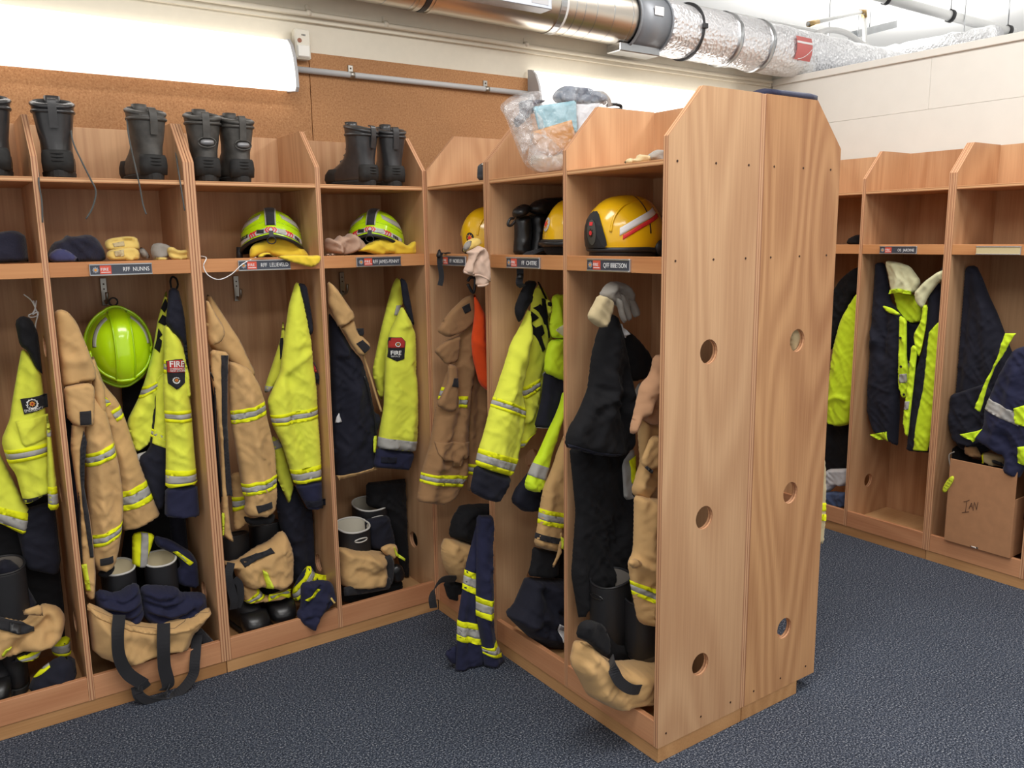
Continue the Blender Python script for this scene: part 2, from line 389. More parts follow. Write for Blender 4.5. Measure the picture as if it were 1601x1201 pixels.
def locker(label, loc, rz, pitch=.457, bays=2, mat=PANELW, mid=True, group='plywood gear lockers', plates=(), hooks=(), plf=.004):
    t = thing('gear_locker', label, 'locker', loc, rz, group, local=True); Wd = pitch*bays
    for k in range(bays+1):
        if k == 0: side_panel(0, t, mat=mat)
        elif k == bays: side_panel(Wd-TH, t, mat=mat)
        else: side_panel(k*pitch-TH/2, t, 'divider', mat)
    for k in range(bays):
        u0 = TH if k == 0 else k*pitch+TH/2; u1 = Wd-TH if k == bays-1 else (k+1)*pitch-TH/2; e = .0004
        top = box('top_shelf', u0+e, u1-e, 0.001, DEP-.013, ZS1, ZS2, [SHELFW, EDGEZ], t, bev=.0008, mi=[0, 0, 1, 0, 0, 0])
        box('helmet_shelf', u0+e, u1-e, .02, DEP-.013, 1.518, 1.536, SHELFW, t, bev=.0008)
        box('shelf_rail', u0+e, u1-e, 0, .019, ZR1, ZR2, RAILW, t, bev=.001)
        box('kick_board', u0+e, u1-e, 0, .019, ZK, ZB, KICKW, t, bev=.001)
        box('floor_board', u0+e, u1-e, .02, DEP-.013, ZK+.005, .082, FLOORW, t, bev=.0008)
        box('back_panel', 0 if k == 0 else k*pitch+.0003, Wd if k == bays-1 else (k+1)*pitch-.0003, DEP-.012, DEP, ZK, ZP-.0015, [mat, EDGEY], t, bev=.0008, mi=[1, 1, 0, 0, 1, 1])
    box('plinth', .001, Wd-.001, plf, DEP-.002, 0, ZK, PINEW, t, bev=.001)
    for u, s, kw in plates: name_plate(u, s, t, **kw)
    for u, z in hooks: hook(u, z, t)
    return t
A1 = locker('plywood double locker with three single black boots on top and gold gloves on its shelf', (-.138, 3.014, 0), 0,
            plates=[(.58, 'RFF  NUNNS', dict(tx=.098))], hooks=[(.676, 1.425), (.23, 1.425)])
A2 = locker('plywood double locker in the inner corner holding two lime helmets', (.777, 3.014, 0), 0, pitch=.4575,
            plates=[(.143, 'RFF  LELIEVELD', dict(tx=.078, sx=.86)), (.596, 'RFF JAMES-PENNY', dict(tx=.066, sx=.76))], hooks=[(.243, 1.415), (.694, 1.415)])
B2 = locker('free-standing plywood double locker with the clear plastic bag on top', (1.686, 2.566, 0), -math.pi/2, pitch=.4485,
            plates=[(.132, 'FF  CHITRE', dict(tx=.094)), (.568, "QFF IBBETSON", dict(tx=.078, sx=.82))])
B1 = locker('plywood single locker wedged into the inner corner behind the dangling striped trousers', (1.686, 3.0135, 0), -math.pi/2, pitch=.4455, bays=1,
            plates=[(.115, 'FF  NOBELEN', dict(tx=.08, sx=.9))], hooks=[(.25, 1.42)])
D1 = locker('plywood double locker backing onto the free-standing row, holed deep-grained end facing out', (2.462, 1.669, 0), math.pi/2, pitch=.4485, mat=PANELB, plf=.095)
D2 = locker('plywood double locker backing onto the row, between it and the fibreboard wall', (2.462, 2.5665, 0), math.pi/2, pitch=.42, mat=PANELB, plf=.095)
C1 = locker('plywood locker along the cream partition with an empty floor below two hooded jackets', (3.918, 2.959, 0), -math.pi/2, pitch=.4455,
            plates=[(.108, '', dict(tx=.094)), (.554, 'OS  JARDINE', dict(tx=.096, sx=.88))], hooks=[(.70, 1.42)])
C2 = locker('plywood locker along the cream partition holding a cardboard carton', (3.918, 2.0675, 0), -math.pi/2, pitch=.4455,
            plates=[(.131, '', dict(blank=True))])
# screws driven through the end panels of the free-standing row
for par, us in ((B2, (.035, .19, .33)), (D1, (.05, .19, .33))):
    for d in us:
        for z in (1.80, 1.53, .09):
            u = .897 if par is B2 else 0.0
            V, F, _ = slab2d(disc(d, z, .0035, 8), .001, lambda a, b, c, u=u, s=(1 if par is B2 else -1): (u+s*(c), a, b)); mesh('screw', V, F, SCREW, par)

# ================================================================== cloth made of stuffed, creased panels
BLK = cloth('black_cloth', (24, 24, 27), .2, sheen=.04); NAVY = cloth('navy_cloth', (36, 38, 64), .16, sheen=.08); DNAVY = cloth('dark_navy_cloth', (30, 31, 43), .18, sheen=.05)
HIVIS = cloth('hivis_yellow_cloth', (230, 236, 78), .05, sheen=.1); HIVIS2 = cloth('hivis_lime_cloth', (220, 252, 46), .05, rough=.6, sheen=.1)
TAN = cloth('tan_turnout_cloth', (206, 166, 112), .1); BROWN = cloth('brown_turnout_cloth', (160, 122, 84), .1)
LYEL = cloth('fluoro_tape', (240, 244, 30), .03, weave=500, sheen=0); SILV = cloth('reflective_tape', (170, 168, 164), .06, rough=.45, weave=400, bs=.12, sheen=0)
ORNG = cloth('orange_vest_cloth', (244, 84, 30), .06); WEB = cloth('black_webbing', (38, 38, 42), .15, rough=.7)
CREAMC = cloth('cream_lining', (224, 222, 180), .05); FLAPY = cloth('neck_flap_yellow', (240, 208, 62), .06, weave=1200)
KNIT = cloth('beige_knit', (190, 158, 136), .1, weave=1400); GLOVET = cloth('tan_glove_leather', (196, 178, 138), .12); GLOVEY = cloth('yellow_glove_leather', (226, 196, 112), .1)
GREYG = cloth('grey_glove_cloth', (150, 144, 136), .15); VEL = cloth('velcro_black', (44, 43, 46), .1, rough=1.); PINKT = cloth('pale_pink_knit', (214, 184, 164), .07, weave=1300)
REDP = cloth('badge_red', (176, 52, 48), .05, bs=.1); BADGE = cloth('badge_black', (36, 36, 40), .05, bs=.1)
ZIPM = plain('zip_metal', (60, 60, 62), .4, .8); LIMEP = plain('lime_pull', (222, 236, 60), .5, nscale=300, nstr=.4)
def plane_of(pl):
    """('Y', y) faces -y; ('X', x) faces -x -> (project pixel, to world)"""
    if pl[0] == 'Y':
        return (lambda p: (lambda w: (w.x, w.z))(PY(p[0], p[1], pl[1]))), (lambda u, v, h: (u, pl[1]-h, v))
    return (lambda p: (lambda w: (-w.y, w.z))(PX(p[0], p[1], pl[1]))), (lambda u, v, h: (pl[1]-h, -u, v))
class Panel:
    """one piece of cloth: an outline on a vertical plane, stuffed to thickness T with rounded rim R, folds and creases"""
    cnt = 0
    def __init__(s, pts, pl, T=.03, R=.035, folds=(), wr=.008, step=.0085, back=.5, sm=1, clamp=None, zmin=None, freq=1.0, lean=0., hem=True):
        s.hem = hem
        Panel.cnt += 1; s.seed = Panel.cnt*3.17
        s.proj, s.to = plane_of(pl); P = [s.proj(p) for p in pts]
        P = chaikin(P, sm) if sm else P
        if clamp: P = [(min(max(a, clamp[0]), clamp[1]), b) for a, b in P]
        if zmin is not None: P = [(a, max(b, zmin)) for a, b in P]
        Q = []
        for p in P:
            if not Q or math.hypot(p[0]-Q[-1][0], p[1]-Q[-1][1]) > .0015: Q.append((float(p[0]), float(p[1])))
        s.P = Q; s.T, s.R, s.wr, s.step, s.back, s.freq, s.lean = T*(.8 if T < .055 else 1), R*.8, wr, step, back, freq, lean
        s.zc = sum(b for a, b in Q)/len(Q)
        s.folds = [(np.array([s.proj(p) for p in f[0]]), f[1], f[2]) for f in folds]
    def rim(s, x, y):
        P = np.asarray(s.P); t = np.full(len(x), 1.); X = np.stack([x, y], 1)
        for a, b in zip(P, np.roll(P, -1, 0)):       # level edges are hems: crisp; upright edges are rolled
            ab = b-a; l = float(ab@ab)
            if l <= 0: continue
            k = np.clip(((X-a)@ab)/l, 0, 1); R = s.R*(.18+.82*abs(ab[1])/math.sqrt(l)) if s.hem else s.R
            t = np.minimum(t, np.hypot(*(X-a-np.outer(k, ab)).T)/R)
        t = np.clip(t, 0, 1); return np.sqrt(np.clip(1-(1-t)**2, 0, 1))
    def height(s, V):
        x, y = V[:, 0], V[:, 1]; e = s.rim(x, y); h = s.T*e
        for P, a, w in s.folds:
            h = h+e*a*np.exp(-(segdist(P, x, y, False)/w)**2)
        k = s.freq; n = np.empty(len(x))
        for i in range(len(x)):
            a, b = x[i]*k, y[i]*k
            w = noise.noise((a*5, b*5, s.seed))*.05
            f1 = noise.noise(((a+w)*17, b*4.2, s.seed+3)); f2 = noise.noise(((a*.75+b*.66+w)*26, (b*.75-a*.66)*7, s.seed+9))
            f3 = noise.noise(((a*.7-b*.7+w)*34, (b+a)*9, s.seed+17))
            f4 = noise.noise((a*8, b*8, s.seed+31))
            c2 = max(0., 1-abs(f2)*4.5); c3 = max(0., 1-abs(f3)*5.)
            n[i] = f1*1.25+(.35-abs(f2))*.9+(.3-abs(f3))*.5+(c2*c2*.75+c3*c3*.5)*max(0., .45+f4)
        return np.maximum(h+e*s.wr*n, .0008*e)
    def build(s, name, mat, parent, P=None):
        V2, F2 = fill2d(s.P, s.step); h = s.height(V2); e = s.rim(V2[:, 0], V2[:, 1]); n = len(V2)
        bd = set(i for ed in bedges(F2) for i in ed)
        ln = lambda i: s.lean*(V2[i, 1]-s.zc)
        V = [s.to(*V2[i], h[i]+ln(i)) for i in range(n)]; idx = list(range(n))
        for i in range(n):
            if i not in bd: idx[i] = len(V); V.append(s.to(*V2[i], ln(i)-s.back*s.T*e[i]))
        F = [tuple(int(i) for i in f) for f in F2]+[tuple(idx[int(i)] for i in f[::-1]) for f in F2]
        s.ob = mesh(name, V, F, mat, parent, True); return s.ob
    def _slab(s, polys, eps, wrap, step=None):
        V, F, mi = [], [], []
        for k, P in enumerate(polys):
            if len(P) < 3: continue
            Q = []
            for p in P:
                if not Q or math.hypot(p[0]-Q[-1][0], p[1]-Q[-1][1]) > .0008: Q.append((float(p[0]), float(p[1])))
            if len(Q) < 3: continue
            try: V2, F2 = fill2d(Q, step or s.step)
            except Exception: continue
            if not len(F2): continue
            h = s.height(V2); e = s.rim(V2[:, 0], V2[:, 1]); b0 = len(V); n = len(V2)
            ln = s.lean*(V2[:, 1]-s.zc)
            V += [s.to(*V2[i], h[i]+ln[i]+eps) for i in range(n)]
            V += [s.to(*V2[i], (ln[i]-s.back*s.T*e[i]-eps) if wrap else h[i]+ln[i]-.0005) for i in range(n)]
            fs = [tuple(b0+int(i) for i in f) for f in F2]+[tuple(b0+n+int(i) for i in f[::-1]) for f in F2]
            fs += [(b0+a, b0+b, b0+b+n, b0+a+n) for a, b in bedges(F2)]
            F += fs; mi += [k % 10]*len(fs)
        return V, F, mi
    def patch(s, name, pts, mat, parent=None, eps=.0035, sm=0):
        P = [s.proj(p) for p in pts]; P = chaikin(P, sm) if sm else P
        V, F, mi = s._slab([P], eps, False, min(s.step, .008))
        if not F: return None
        return mesh(name, V, F, mat, parent or s.ob, True)
    def band(s, quad, kind='ysy', parent=None, name='reflective_band', eps=.0028):
        """tape wrapped round the piece: quad tl, tr, br, bl in image points"""
        a, b, c, d = [np.array(s.proj(p)) for p in quad]; g = .12
        a, b = a+(a-b)*g, b+(b-a)*g; d, c = d+(d-c)*g, c+(c-d)*g
        fr = {'ysy': (0, .29, .71, 1), 's': (0, 1), 'k': (0, 1), 'y': (0, 1)}[kind]; ms = {'ysy': [LYEL, SILV, LYEL], 's': [SILV], 'k': [VEL], 'y': [LYEL]}[kind]
        polys = [clipconvex(s.P, [a+(d-a)*f0, b+(c-b)*f0, b+(c-b)*f1, a+(d-a)*f1]) for f0, f1 in zip(fr[:-1], fr[1:])]
        V, F, mi = s._slab(polys, eps, True)
        if not F: return None
        return mesh(name, V, F, ms, parent or s.ob, True, mi=mi)
    def text(s, name, txt, origin, right, size, mat, parent=None, eps=.005, sx=1., off=.0):
        """lettering laid on the cloth: origin and a second point along the baseline"""
        o = np.array(s.proj(origin)); r = np.array(s.proj(right))-o; r /= np.hypot(*r); up = np.array([-r[1], r[0]])
        V, F = textVF(txt, size, off, sx); P = np.array([o+r*v[0]+up*v[1] for v in V]); h = s.height(P); ln = s.lean*(P[:, 1]-s.zc)
        return mesh(name, [s.to(*P[i], h[i]+ln[i]+eps+V[i][2]) for i in range(len(V))], F, mat, parent or s.ob)
    def at(s, p, eps=.004):
        w = np.array([s.proj(p)]); return Vector(s.to(*w[0], float(s.height(w)[0])+s.lean*(w[0, 1]-s.zc)+eps))
    def emblem(s, c, r, parent=None):
        """pale wreath with a gold star, as on the shoulder badges"""
        o = np.array(s.proj(c)); par = parent or s.ob
        for nm, P, mt, e in (('emblem_wreath', star(0, 0, r*.86, r, 12), EMBW, .0055), ('emblem_field', disc(0, r*.08, r*.66), BADGE, .0065), ('emblem_star', star(0, r*.08, r*.3, r*.55, 8), EMBO, .0075), ('emblem_core', disc(0, r*.08, r*.2, 8), REDP, .0085)):
            V2, F2 = fill2d([tuple(o+np.array(p)) for p in P], .005); h = s.height(V2)+s.lean*(V2[:, 1]-s.zc)
            V = [s.to(*V2[i], h[i]+e) for i in range(len(V2))]+[s.to(*V2[i], h[i]+e-.0015) for i in range(len(V2))]; n = len(V2)
            F = [tuple(int(i) for i in f) for f in F2]+[tuple(int(i)+n for i in f[::-1]) for f in F2]+[(a, b, b+n, a+n) for a, b in bedges(F2)]
            mesh(nm, V, F, mt, par)
    def pull(s, pts, parent=None, mat=LIMEP):
        """zip pull tab hanging along the traced quad"""
        return s.patch('zip_pull', pts, mat, parent, eps=.008)
def garment(name, label, cat, loc, group=None): return thing(name, label, cat, loc, 0, group)
def YP(v): return ('Y', v)
def XP(v): return ('X', v)
# ================================================================== fittings on the back wall and overhead
def PZ(px, py, Z):
    d = ray(px, py); t = (Z-CZ)/d.z; return Vector((d.x*t, d.y*t, Z))
GLOW = plain('lit_diffuser', (255, 252, 246), .4, emit=1.7); CAPM = plain('lamp_end_cap', (176, 176, 178), .45)
GREYP = plain('conduit_grey', (190, 190, 190), .45); SENSW = plain('sensor_plastic', (226, 220, 204), .45); DARKP = plain('dark_plastic', (44, 44, 46), .45)
WPIPE = plain('white_pipe', (236, 236, 234), .35); GALV = plain('galvanised_steel', (192, 194, 196), .28, .95, nscale=14, nstr=.05, var=.08)
DUCT = plain('duct_steel', (218, 210, 198), .3, 1., nscale=3, nstr=.03, var=.06); DAMP = plain('damper_grey', (138, 142, 148), .42, .25); BOXG = plain('galvanised_box', (186, 192, 202), .4, .6, nscale=80, nstr=.04, var=.08)
def foilmat():
    mt, nt, b = newmat('crinkled_foil'); mp = coords(nt, (1, 1, 1)); v = N(nt, 'ShaderNodeTexVoronoi', Scale=55.0); L(nt, mp.outputs[0], v.inputs['Vector'])
    n = N(nt, 'ShaderNodeTexNoise', Scale=60.0, Detail=4.0); L(nt, mp.outputs[0], n.inputs['Vector'])
    a = N(nt, 'ShaderNodeMath', operation='MULTIPLY_ADD'); a.inputs[1].default_value = .7; L(nt, n.outputs['Fac'], a.inputs[0]); L(nt, v.outputs['Distance'], a.inputs[2])
    b.inputs['Base Color'].default_value = (.92, .92, .94, 1); b.inputs['Metallic'].default_value = .7; b.inputs['Roughness'].default_value = .3
    bump(nt, b, a.outputs[0], .55, .012); return mt
FOIL = foilmat()
PROFL = [(0, 2.195), (-.085, 2.185), (-.098, 2.20), (-.096, 2.25), (-.082, 2.31), (-.058, 2.36), (-.03, 2.385), (0, 2.39)]
def lamp(x0, x1, label):
    t = thing('wall_lamp', label, 'light fitting', (x0, YW, 2.19))
    V, F = loft([[(x, YW-.001+y, z) for y, z in PROFL] for x in (x0+.012, x1-.012)]); mesh('diffuser', V, F, GLOW, t)
    for xa, xb in ((x0, x0+.012), (x1-.012, x1)):
        V, F = loft([[(x, YW-.001+y*1.04, z+(.004 if z > 2.3 else -.004)) for y, z in PROFL] for x in (xa, xb)]); mesh('end_cap', V, F, CAPM, t)
lamp(-1.05, 1.30, 'long lit wall lamp with curved white diffuser above the black boots')
lamp(2.49, 4.0, 'lit wall lamp with curved white diffuser behind the plastic bag')
c = thing('conduit', 'straight grey plastic conduit clipped to the fibreboard between the two lamps', 'pipe', (1.30, YW-.014, 2.281))
tube('pipe', [(1.301, YW-.014, 2.281), (2.488, YW-.014, 2.281)], .0125, GREYP, c, 14, 0)
for px in (551, 762):
    x = PY(px, 120 if px < 600 else 144, YW-.02).x
    k = mesh('saddle_clip', *tubeVF([Vector((x-.01, YW-.014, 2.281)), Vector((x+.01, YW-.014, 2.281))], .0145, 14), STEEL, c, True)
    box('clip_tab', x-.011, x+.011, YW-.006, YW, 2.29, 2.322, STEEL, k); box('screw', x-.003, x+.003, YW-.008, YW-.006, 2.306, 2.312, SCREW, k, bev=0)
sx0, sx1 = 1.318, 1.383
t = thing('motion_sensor', 'cream motion sensor box fixed above the grey conduit', 'sensor', (1.35, YW, 2.315))
box('body', sx0, sx1, YW-.04, YW, 2.318, 2.435, SENSW, t, bev=.006); box('lens_window', sx0+.006, sx1-.006, YW-.046, YW-.038, 2.325, 2.372, plain('sensor_lens', (236, 234, 226), .3), t, bev=.004)
V, F, _ = slab2d(disc(sx0+.018, 2.388, .009), .001, lambda a, b, c: (a, YW-.0415+c, b)); mesh('logo_disc', V, F, plain('logo_brown', (150, 96, 70), .5), t)
for k in range(3): box('indicator', sx0+.028+k*.006, sx0+.031+k*.006, YW-.0415, YW-.04, 2.407, 2.413, DARKP, t, bev=0)
t = thing('painted_pipe', 'thin cream painted pipe along the top of the back wall', 'pipe', (0, YW-.02, 2.5))
tube('pipe', [(-2.5, YW-.018, 2.503), (4.28, YW-.018, 2.494)], .011, CREAM, t, 10, 0)
for px, py in ((482, 20), (603, 40), (823, 70)):
    x = PY(px, py, YW-.02).x; k = mesh('pipe_clip', *tubeVF([Vector((x-.009, YW-.018, 2.502)), Vector((x+.009, YW-.018, 2.502))], .0145, 12), CREAM, t, True); box('clip_tab', x-.007, x+.007, YW-.01, YW-.004, 2.512, 2.535, CREAM, k)
def patchVF(f, us, vs, th):
    """surface patch f(u, v, off) over two parameter lists, thickness th"""
    n, k = len(us), len(vs); V = [f(u, v, th) for v in vs for u in us]+[f(u, v, 0) for v in vs for u in us]; F = []; o = n*k
    for j in range(k-1):
        for i in range(n-1):
            a, b, c_, d = j*n+i, j*n+i+1, (j+1)*n+i+1, (j+1)*n+i; F += [(a, b, c_, d), (o+d, o+c_, o+b, o+a)]
    rim = [(i, 0) for i in range(n)]+[(n-1, j) for j in range(1, k)]+[(i, k-1) for i in range(n-2, -1, -1)]+[(0, j) for j in range(k-2, 0, -1)]
    R = [j*n+i for i, j in rim]
    F += [(R[i], o+R[i], o+R[(i+1) % len(R)], R[(i+1) % len(R)]) for i in range(len(R))]
    return V, F
def lsp(a, b, n): return [a+(b-a)*i/(n-1) for i in range(n)]
# ---- round duct
DY, DR = 3.272, .122
def dz(x): return 2.668-(x-1.8)*.0125
def dx(px): return PY(px, 40, DY-.1).x
def ductVF(x0, x1, r, n=36, wob=0., m=None, caps=True):
    m = m or 2; rings = []
    for i in range(m):
        x = x0+(x1-x0)*i/(m-1); rings.append([])
        for k in range(n):
            a = 2*math.pi*k/n; rr = r+wob*noise.noise((x*9, math.cos(a)*3, math.sin(a)*3)); rings[-1].append((x, DY+rr*math.cos(a), dz(x)+rr*math.sin(a)))
    return loft(rings, caps, caps)
du = thing('ventilation_duct', 'round steel ventilation duct with grey damper and control box', 'duct', (2.2, DY, 2.55))
xa, xb, xc_ = dx(300), dx(995), dx(1046)
mesh('steel_section', *ductVF(xa, xb, DR, 64, caps=False), DUCT, du, True)
for px in (455, 492, 530, 573, 616, 658, 898, 912, 930, 957, 986): x = dx(px); mesh('seam', *ductVF(x-.002, x+.002, DR+.0012, 48), GALV, du, False)
for px, w, mt in ((668, .012, DUCT), (678, .012, DARKP), (690, .008, DUCT), (878, .016, GALV), (884, .006, WPIPE)): x = dx(px); mesh('joint_band', *ductVF(x-w, x+w, DR+.004, 48), mt, du, False)
dm = mesh('damper', *ductVF(xb, xc_, DR+.008, 48), DAMP, du, True)
for x in (xb+.006, xc_-.006): mesh('damper_flange', *ductVF(x-.006, x+.006, DR+.016, 48), DAMP, dm, False)
xm = (xb+xc_)/2
box('damper_foot', xb-.06, xc_-.01, DY-.05, DY+.05, dz(xm)-DR-.035, dz(xm)-DR+.006, GALV, dm, bev=.004)
box('rating_label', xm-.02, xm+.04, DY-DR-.0125, DY-DR-.009, dz(xm)+.01, dz(xm)+.05, INK, dm, bev=0)
bx0, bx1 = PY(727, 5, 3.11).x, PY(860, 20, 3.11).x
cb = box('control_box', bx0, bx1, 3.095, 3.19, 2.585, 2.72, BOXG, du, bev=.003)
box('rating_label', bx1-.11, bx1-.02, 3.0935, 3.095, 2.60, 2.68, plain('paper_label', (214, 216, 220), .6), cb, bev=0)
box('cable_gland', bx0-.03, bx0, 3.11, 3.15, 2.585, 2.625, DARKP, cb, bev=.004)
fd = thing('foil_duct', 'foil-wrapped insulated duct with red label running over the partition', 'duct', (3.6, DY, 2.52))
mesh('foil_sleeve', *ductVF(xc_+.001, 5.6, DR+.012, 60, .008, 90), FOIL, fd, True)
x = dx(1092); mesh('clamp_band', *ductVF(x-.006, x+.006, DR+.022, 48), DARKP, fd, False); box('clamp_buckle', x-.012, x+.016, DY-DR-.032, DY-DR-.016, dz(x)-.01, dz(x)+.014, DARKP, fd)
for px in (1152, 1203): x = dx(px); mesh('foil_tape', *ductVF(x-.016, x+.016, DR+.019, 48, .006, 4), GALV, fd, True)
x0 = dx(1238); x1 = dx(1262); rings = []
for xx in (x0, x1): rings.append([(xx, DY-(DR+.02+o)*math.cos(a), dz(xx)+(DR+.02+o)*math.sin(a)) for o, an in ((0, [-.5+.1*k for k in range(10)]), (.002, [.4-.1*k for k in range(10)])) for a in an])
V, F = loft(rings); rl = mesh('red_label', V, F, plain('label_red', (206, 112, 108), .5), fd)
lp = lambda f, a, o: (x0+(x1-x0)*f, DY-(DR+.02+o)*math.cos(a), dz(x0)+(DR+.02+o)*math.sin(a))
mesh('white_stripe', *patchVF(lambda f, a, o: lp(f, a, .002+o), lsp(0, 1, 4), lsp(.12, .2, 4), .001), INK, rl)
mesh('white_swoosh', *tubeVF([Vector(lp(.2+.78*k/9, -.46+.42*(k/9)**1.8, .002)) for k in range(10)], .002, 6), INK, rl, True)
# ---- services seen above the partition
t = thing('white_drain_pipe', 'white plastic pipe on a rod hanger under the ceiling beyond the partition', 'pipe', PZ(1400, 0, 3.2))
pa, pb = PZ(1372, -6, 3.2), PZ(1585, 52, 3.02); pa2 = pa+(pa-pb)*.35
tube('pipe', [pa2, pb], .035, WPIPE, t, 16, 0)
for f in (.06, .52, .95):
    p = pa.lerp(pb, f); dd = (pb-pa).normalized(); mesh('hanger_ring', *tubeVF([p-dd*.012, p+dd*.012], .045, 18), DARKP, t, True); tube('hanger_rod', [p+Vector((0, 0, .04)), (p.x, p.y, 3.5)], .005, GALV, t, 8, 0)
for px, yb, lab in ((1296, 46, 'thin steel drop rod hanging beside the short plastic pipe'), (1506, 62, 'thin steel drop rod hanging next to the long white pipe')):
    p = PY(px, yb, 3.9 if px < 1400 else 3.3); tag(tube('drop_rod', [(0, 0, -.1), (0, 0, 3.5-p.z)], .004, GALV, None, 8, 0, loc=(0, 0, 0)), lab, 'rod').location = p
t = thing('bent_water_pipe', 'short white water pipe with brass elbow above the foil duct', 'pipe', PY(1352, 60, 3.9))
p0, p1, p2 = PY(1264, 38, 3.9), PY(1351, 18, 3.9), PY(1353, 90, 3.9)
tube('pipe', [p0, p1, p1+Vector((.001, 0, -.003))], .016, WPIPE, t, 12, 0); tube('pipe', [p1, p2], .016, WPIPE, t, 12, 0)
BRASS = plain('brass', (190, 160, 110), .35, .9)
tube('elbow', [p1-(p1-p0).normalized()*.045, p1, p1+(p2-p1).normalized()*.045], .021, BRASS, t, 12, 0); tube('elbow', [p0, p0+(p1-p0)*.16], .020, BRASS, t, 12, 0)
p = PY(1330, 70, 3.9); t = thing('white_hose', 'white flexible hose draped over the foil duct by the partition', 'hose', PY(1300, 50, 3.34))
tube('hose', [PY(1278, 52, 3.34), PY(1300, 47, 3.34), PY(1325, 53, 3.34), PY(1350, 70, 3.34), PY(1385, 92, 3.34)], .018, WPIPE, t, 10)
t = thing('steel_strut', 'galvanised steel channel bracket sticking out above the foil duct', 'bracket', PY(1340, 56, 4.1))
a, b_ = PY(1335, 60, 4.1), PY(1393, 45, 4.1); nn = Vector((0, 0, 1)); w_ = Vector((0, .05, 0))
V, F = loft([[p-w_+nn*.0, p+w_, p+w_+nn*.055, p+w_*.8+nn*.055, p+w_*.8+nn*.006, p-w_*.8+nn*.006, p-w_*.8+nn*.055, p-w_+nn*.055] for p in (a, b_)]); mesh('channel', V, F, GALV, t)
for f in (.1, .4): p = a.lerp(b_, f); tube('drop_rod', [p, (p.x, p.y, 3.5)], .004, GALV, t, 8, 0)
a, b_ = PX(1372, 86, 6.2), PX(1560, 50, 6.2)
rings = []
for i in range(24):
    p = a.lerp(b_, i/23); rings.append([(p.x+.11*math.cos(k*.4488)+.012*noise.noise((i*.7, k, 2)), p.y, p.z-.06+.11*math.sin(k*.4488)+.018*noise.noise((i*.9, k, 5))) for k in range(14)])
o = mesh('far_foil_duct', *loft(rings), FOIL, None, True, loc=tuple(a)); tag(o, 'crumpled foil duct lying far beyond the partition top', 'duct')
t = thing('white_trunking', 'white pipe running just above and behind the round duct', 'pipe', (3.0, YW+.2, 2.95))
tube('pipe', [PY(960, 0-6, 3.62), PY(1285, 56, 3.62)], .035, WPIPE, t, 14, 0)

# ================================================================== helmets
class Dome:
    def __init__(s, c, M, a, b, h, phi0, crest=.006, cw=.022, sq=.86):
        s.c, s.M, s.a, s.b, s.h, s.phi0, s.cr, s.cw, s.sq = Vector(c), M, a, b, h, phi0, crest, cw, sq
    def f(s, az, phi, off=0.):
        cp = abs(math.cos(phi))**s.sq; d = Vector((s.a*math.sin(az)*cp, s.b*math.cos(az)*cp, s.h*math.sin(phi)))
        n = Vector((d.x/s.a**2, d.y/s.b**2, d.z/s.h**2)); n = n.normalized() if n.length > 0 else Vector((0, 0, 1))
        e = s.cr*math.exp(-(d.x/s.cw)**4)*max(0, min(1, (phi+.1)*2.2))
        return s.c+s.M@(d+n*(off+e))
    def shell(s, name, mat, inner, par, na=64, nphi=18):
        R = [[s.f(2*math.pi*k/na, s.phi0(2*math.pi*k/na)+(math.pi/2-.002-s.phi0(2*math.pi*k/na))*j/(nphi-1)) for k in range(na)] for j in range(nphi)]
        V, F = loft(R, False, True); o = mesh(name, V, F, mat, par, True)
        R = [[s.f(2*math.pi*k/na, s.phi0(2*math.pi*k/na)+(math.pi/2-.002-s.phi0(2*math.pi*k/na))*j/7, -.007) for k in range(na)] for j in range(8)]
        V, F = loft(R, False, True); mesh('lining', V, F, inner, o, True); return o
    def rim(s, r, mat, par, name='rim_trim', off=0., dphi=0., na=64):
        pts = [s.f(2*math.pi*k/na, s.phi0(2*math.pi*k/na)+dphi, off) for k in range(na)]
        return mesh(name, *tubeVF(pts, r, 8, True), mat, par, True)
    def patch(s, name, a0, a1, p0, p1, mat, par, off=.002, rel=False, n=14, m_=5):
        g = (lambda a, t, o: s.f(a, s.phi0(a)+p0+(p1-p0)*t, o)) if rel else (lambda a, t, o: s.f(a, p0+(p1-p0)*t, o))
        return mesh(name, *patchVF(g, lsp(a0, a1, n), lsp(0, 1, m_), off), mat, par, True)
    def strip(s, name, pts, w, mat, par, off=.002, n=16):
        """stripe whose centre runs along (az, phi) points, half-width w in phi"""
        P = spline([(a, p, 0) for a, p in pts], n) if len(pts) > 2 else [Vector((pts[0][0]+(pts[1][0]-pts[0][0])*i/n, pts[0][1]+(pts[1][1]-pts[0][1])*i/n, 0)) for i in range(n+1)]
        g = lambda i, t, o: s.f(P[int(i)].x, P[int(i)].y+w*t, o)
        return mesh(name, *patchVF(g, range(len(P)), [-1, -.33, .33, 1], off), mat, par, True)
    def shape(s, name, az, phi, P2, mat, par, off):
        """flat decal polygon (metres) laid at (az, phi)"""
        V2, F2 = fill2d(P2, .02, inner=True); n = len(V2); ra = max(.03, s.b*math.cos(phi))
        g = lambda v, o: s.f(az+v[0]/ra, phi+v[1]/s.h, o)
        V = [g(v, off) for v in V2]+[g(v, off-.002) for v in V2]; F = [tuple(int(i) for i in f) for f in F2]+[tuple(int(i)+n for i in f[::-1]) for f in F2]+[(a, b, b+n, a+n) for a, b in bedges(F2)]
        return mesh(name, V, F, mat, par)
    def text(s, txt, az, phi, size, mat, par, off=.004, sgn=-1, slope=0.):
        V, F = textVF(txt, size, .0004); ra = max(.03, s.b*math.cos(phi))
        return mesh('lettering', [s.f(az+sgn*a/ra, phi+b/s.h+slope*a, off+c_) for a, b, c_ in V], F, mat, par)
def Rz(a): return Matrix.Rotation(a, 3, 'Z')
def Rx(a): return Matrix.Rotation(a, 3, 'X')
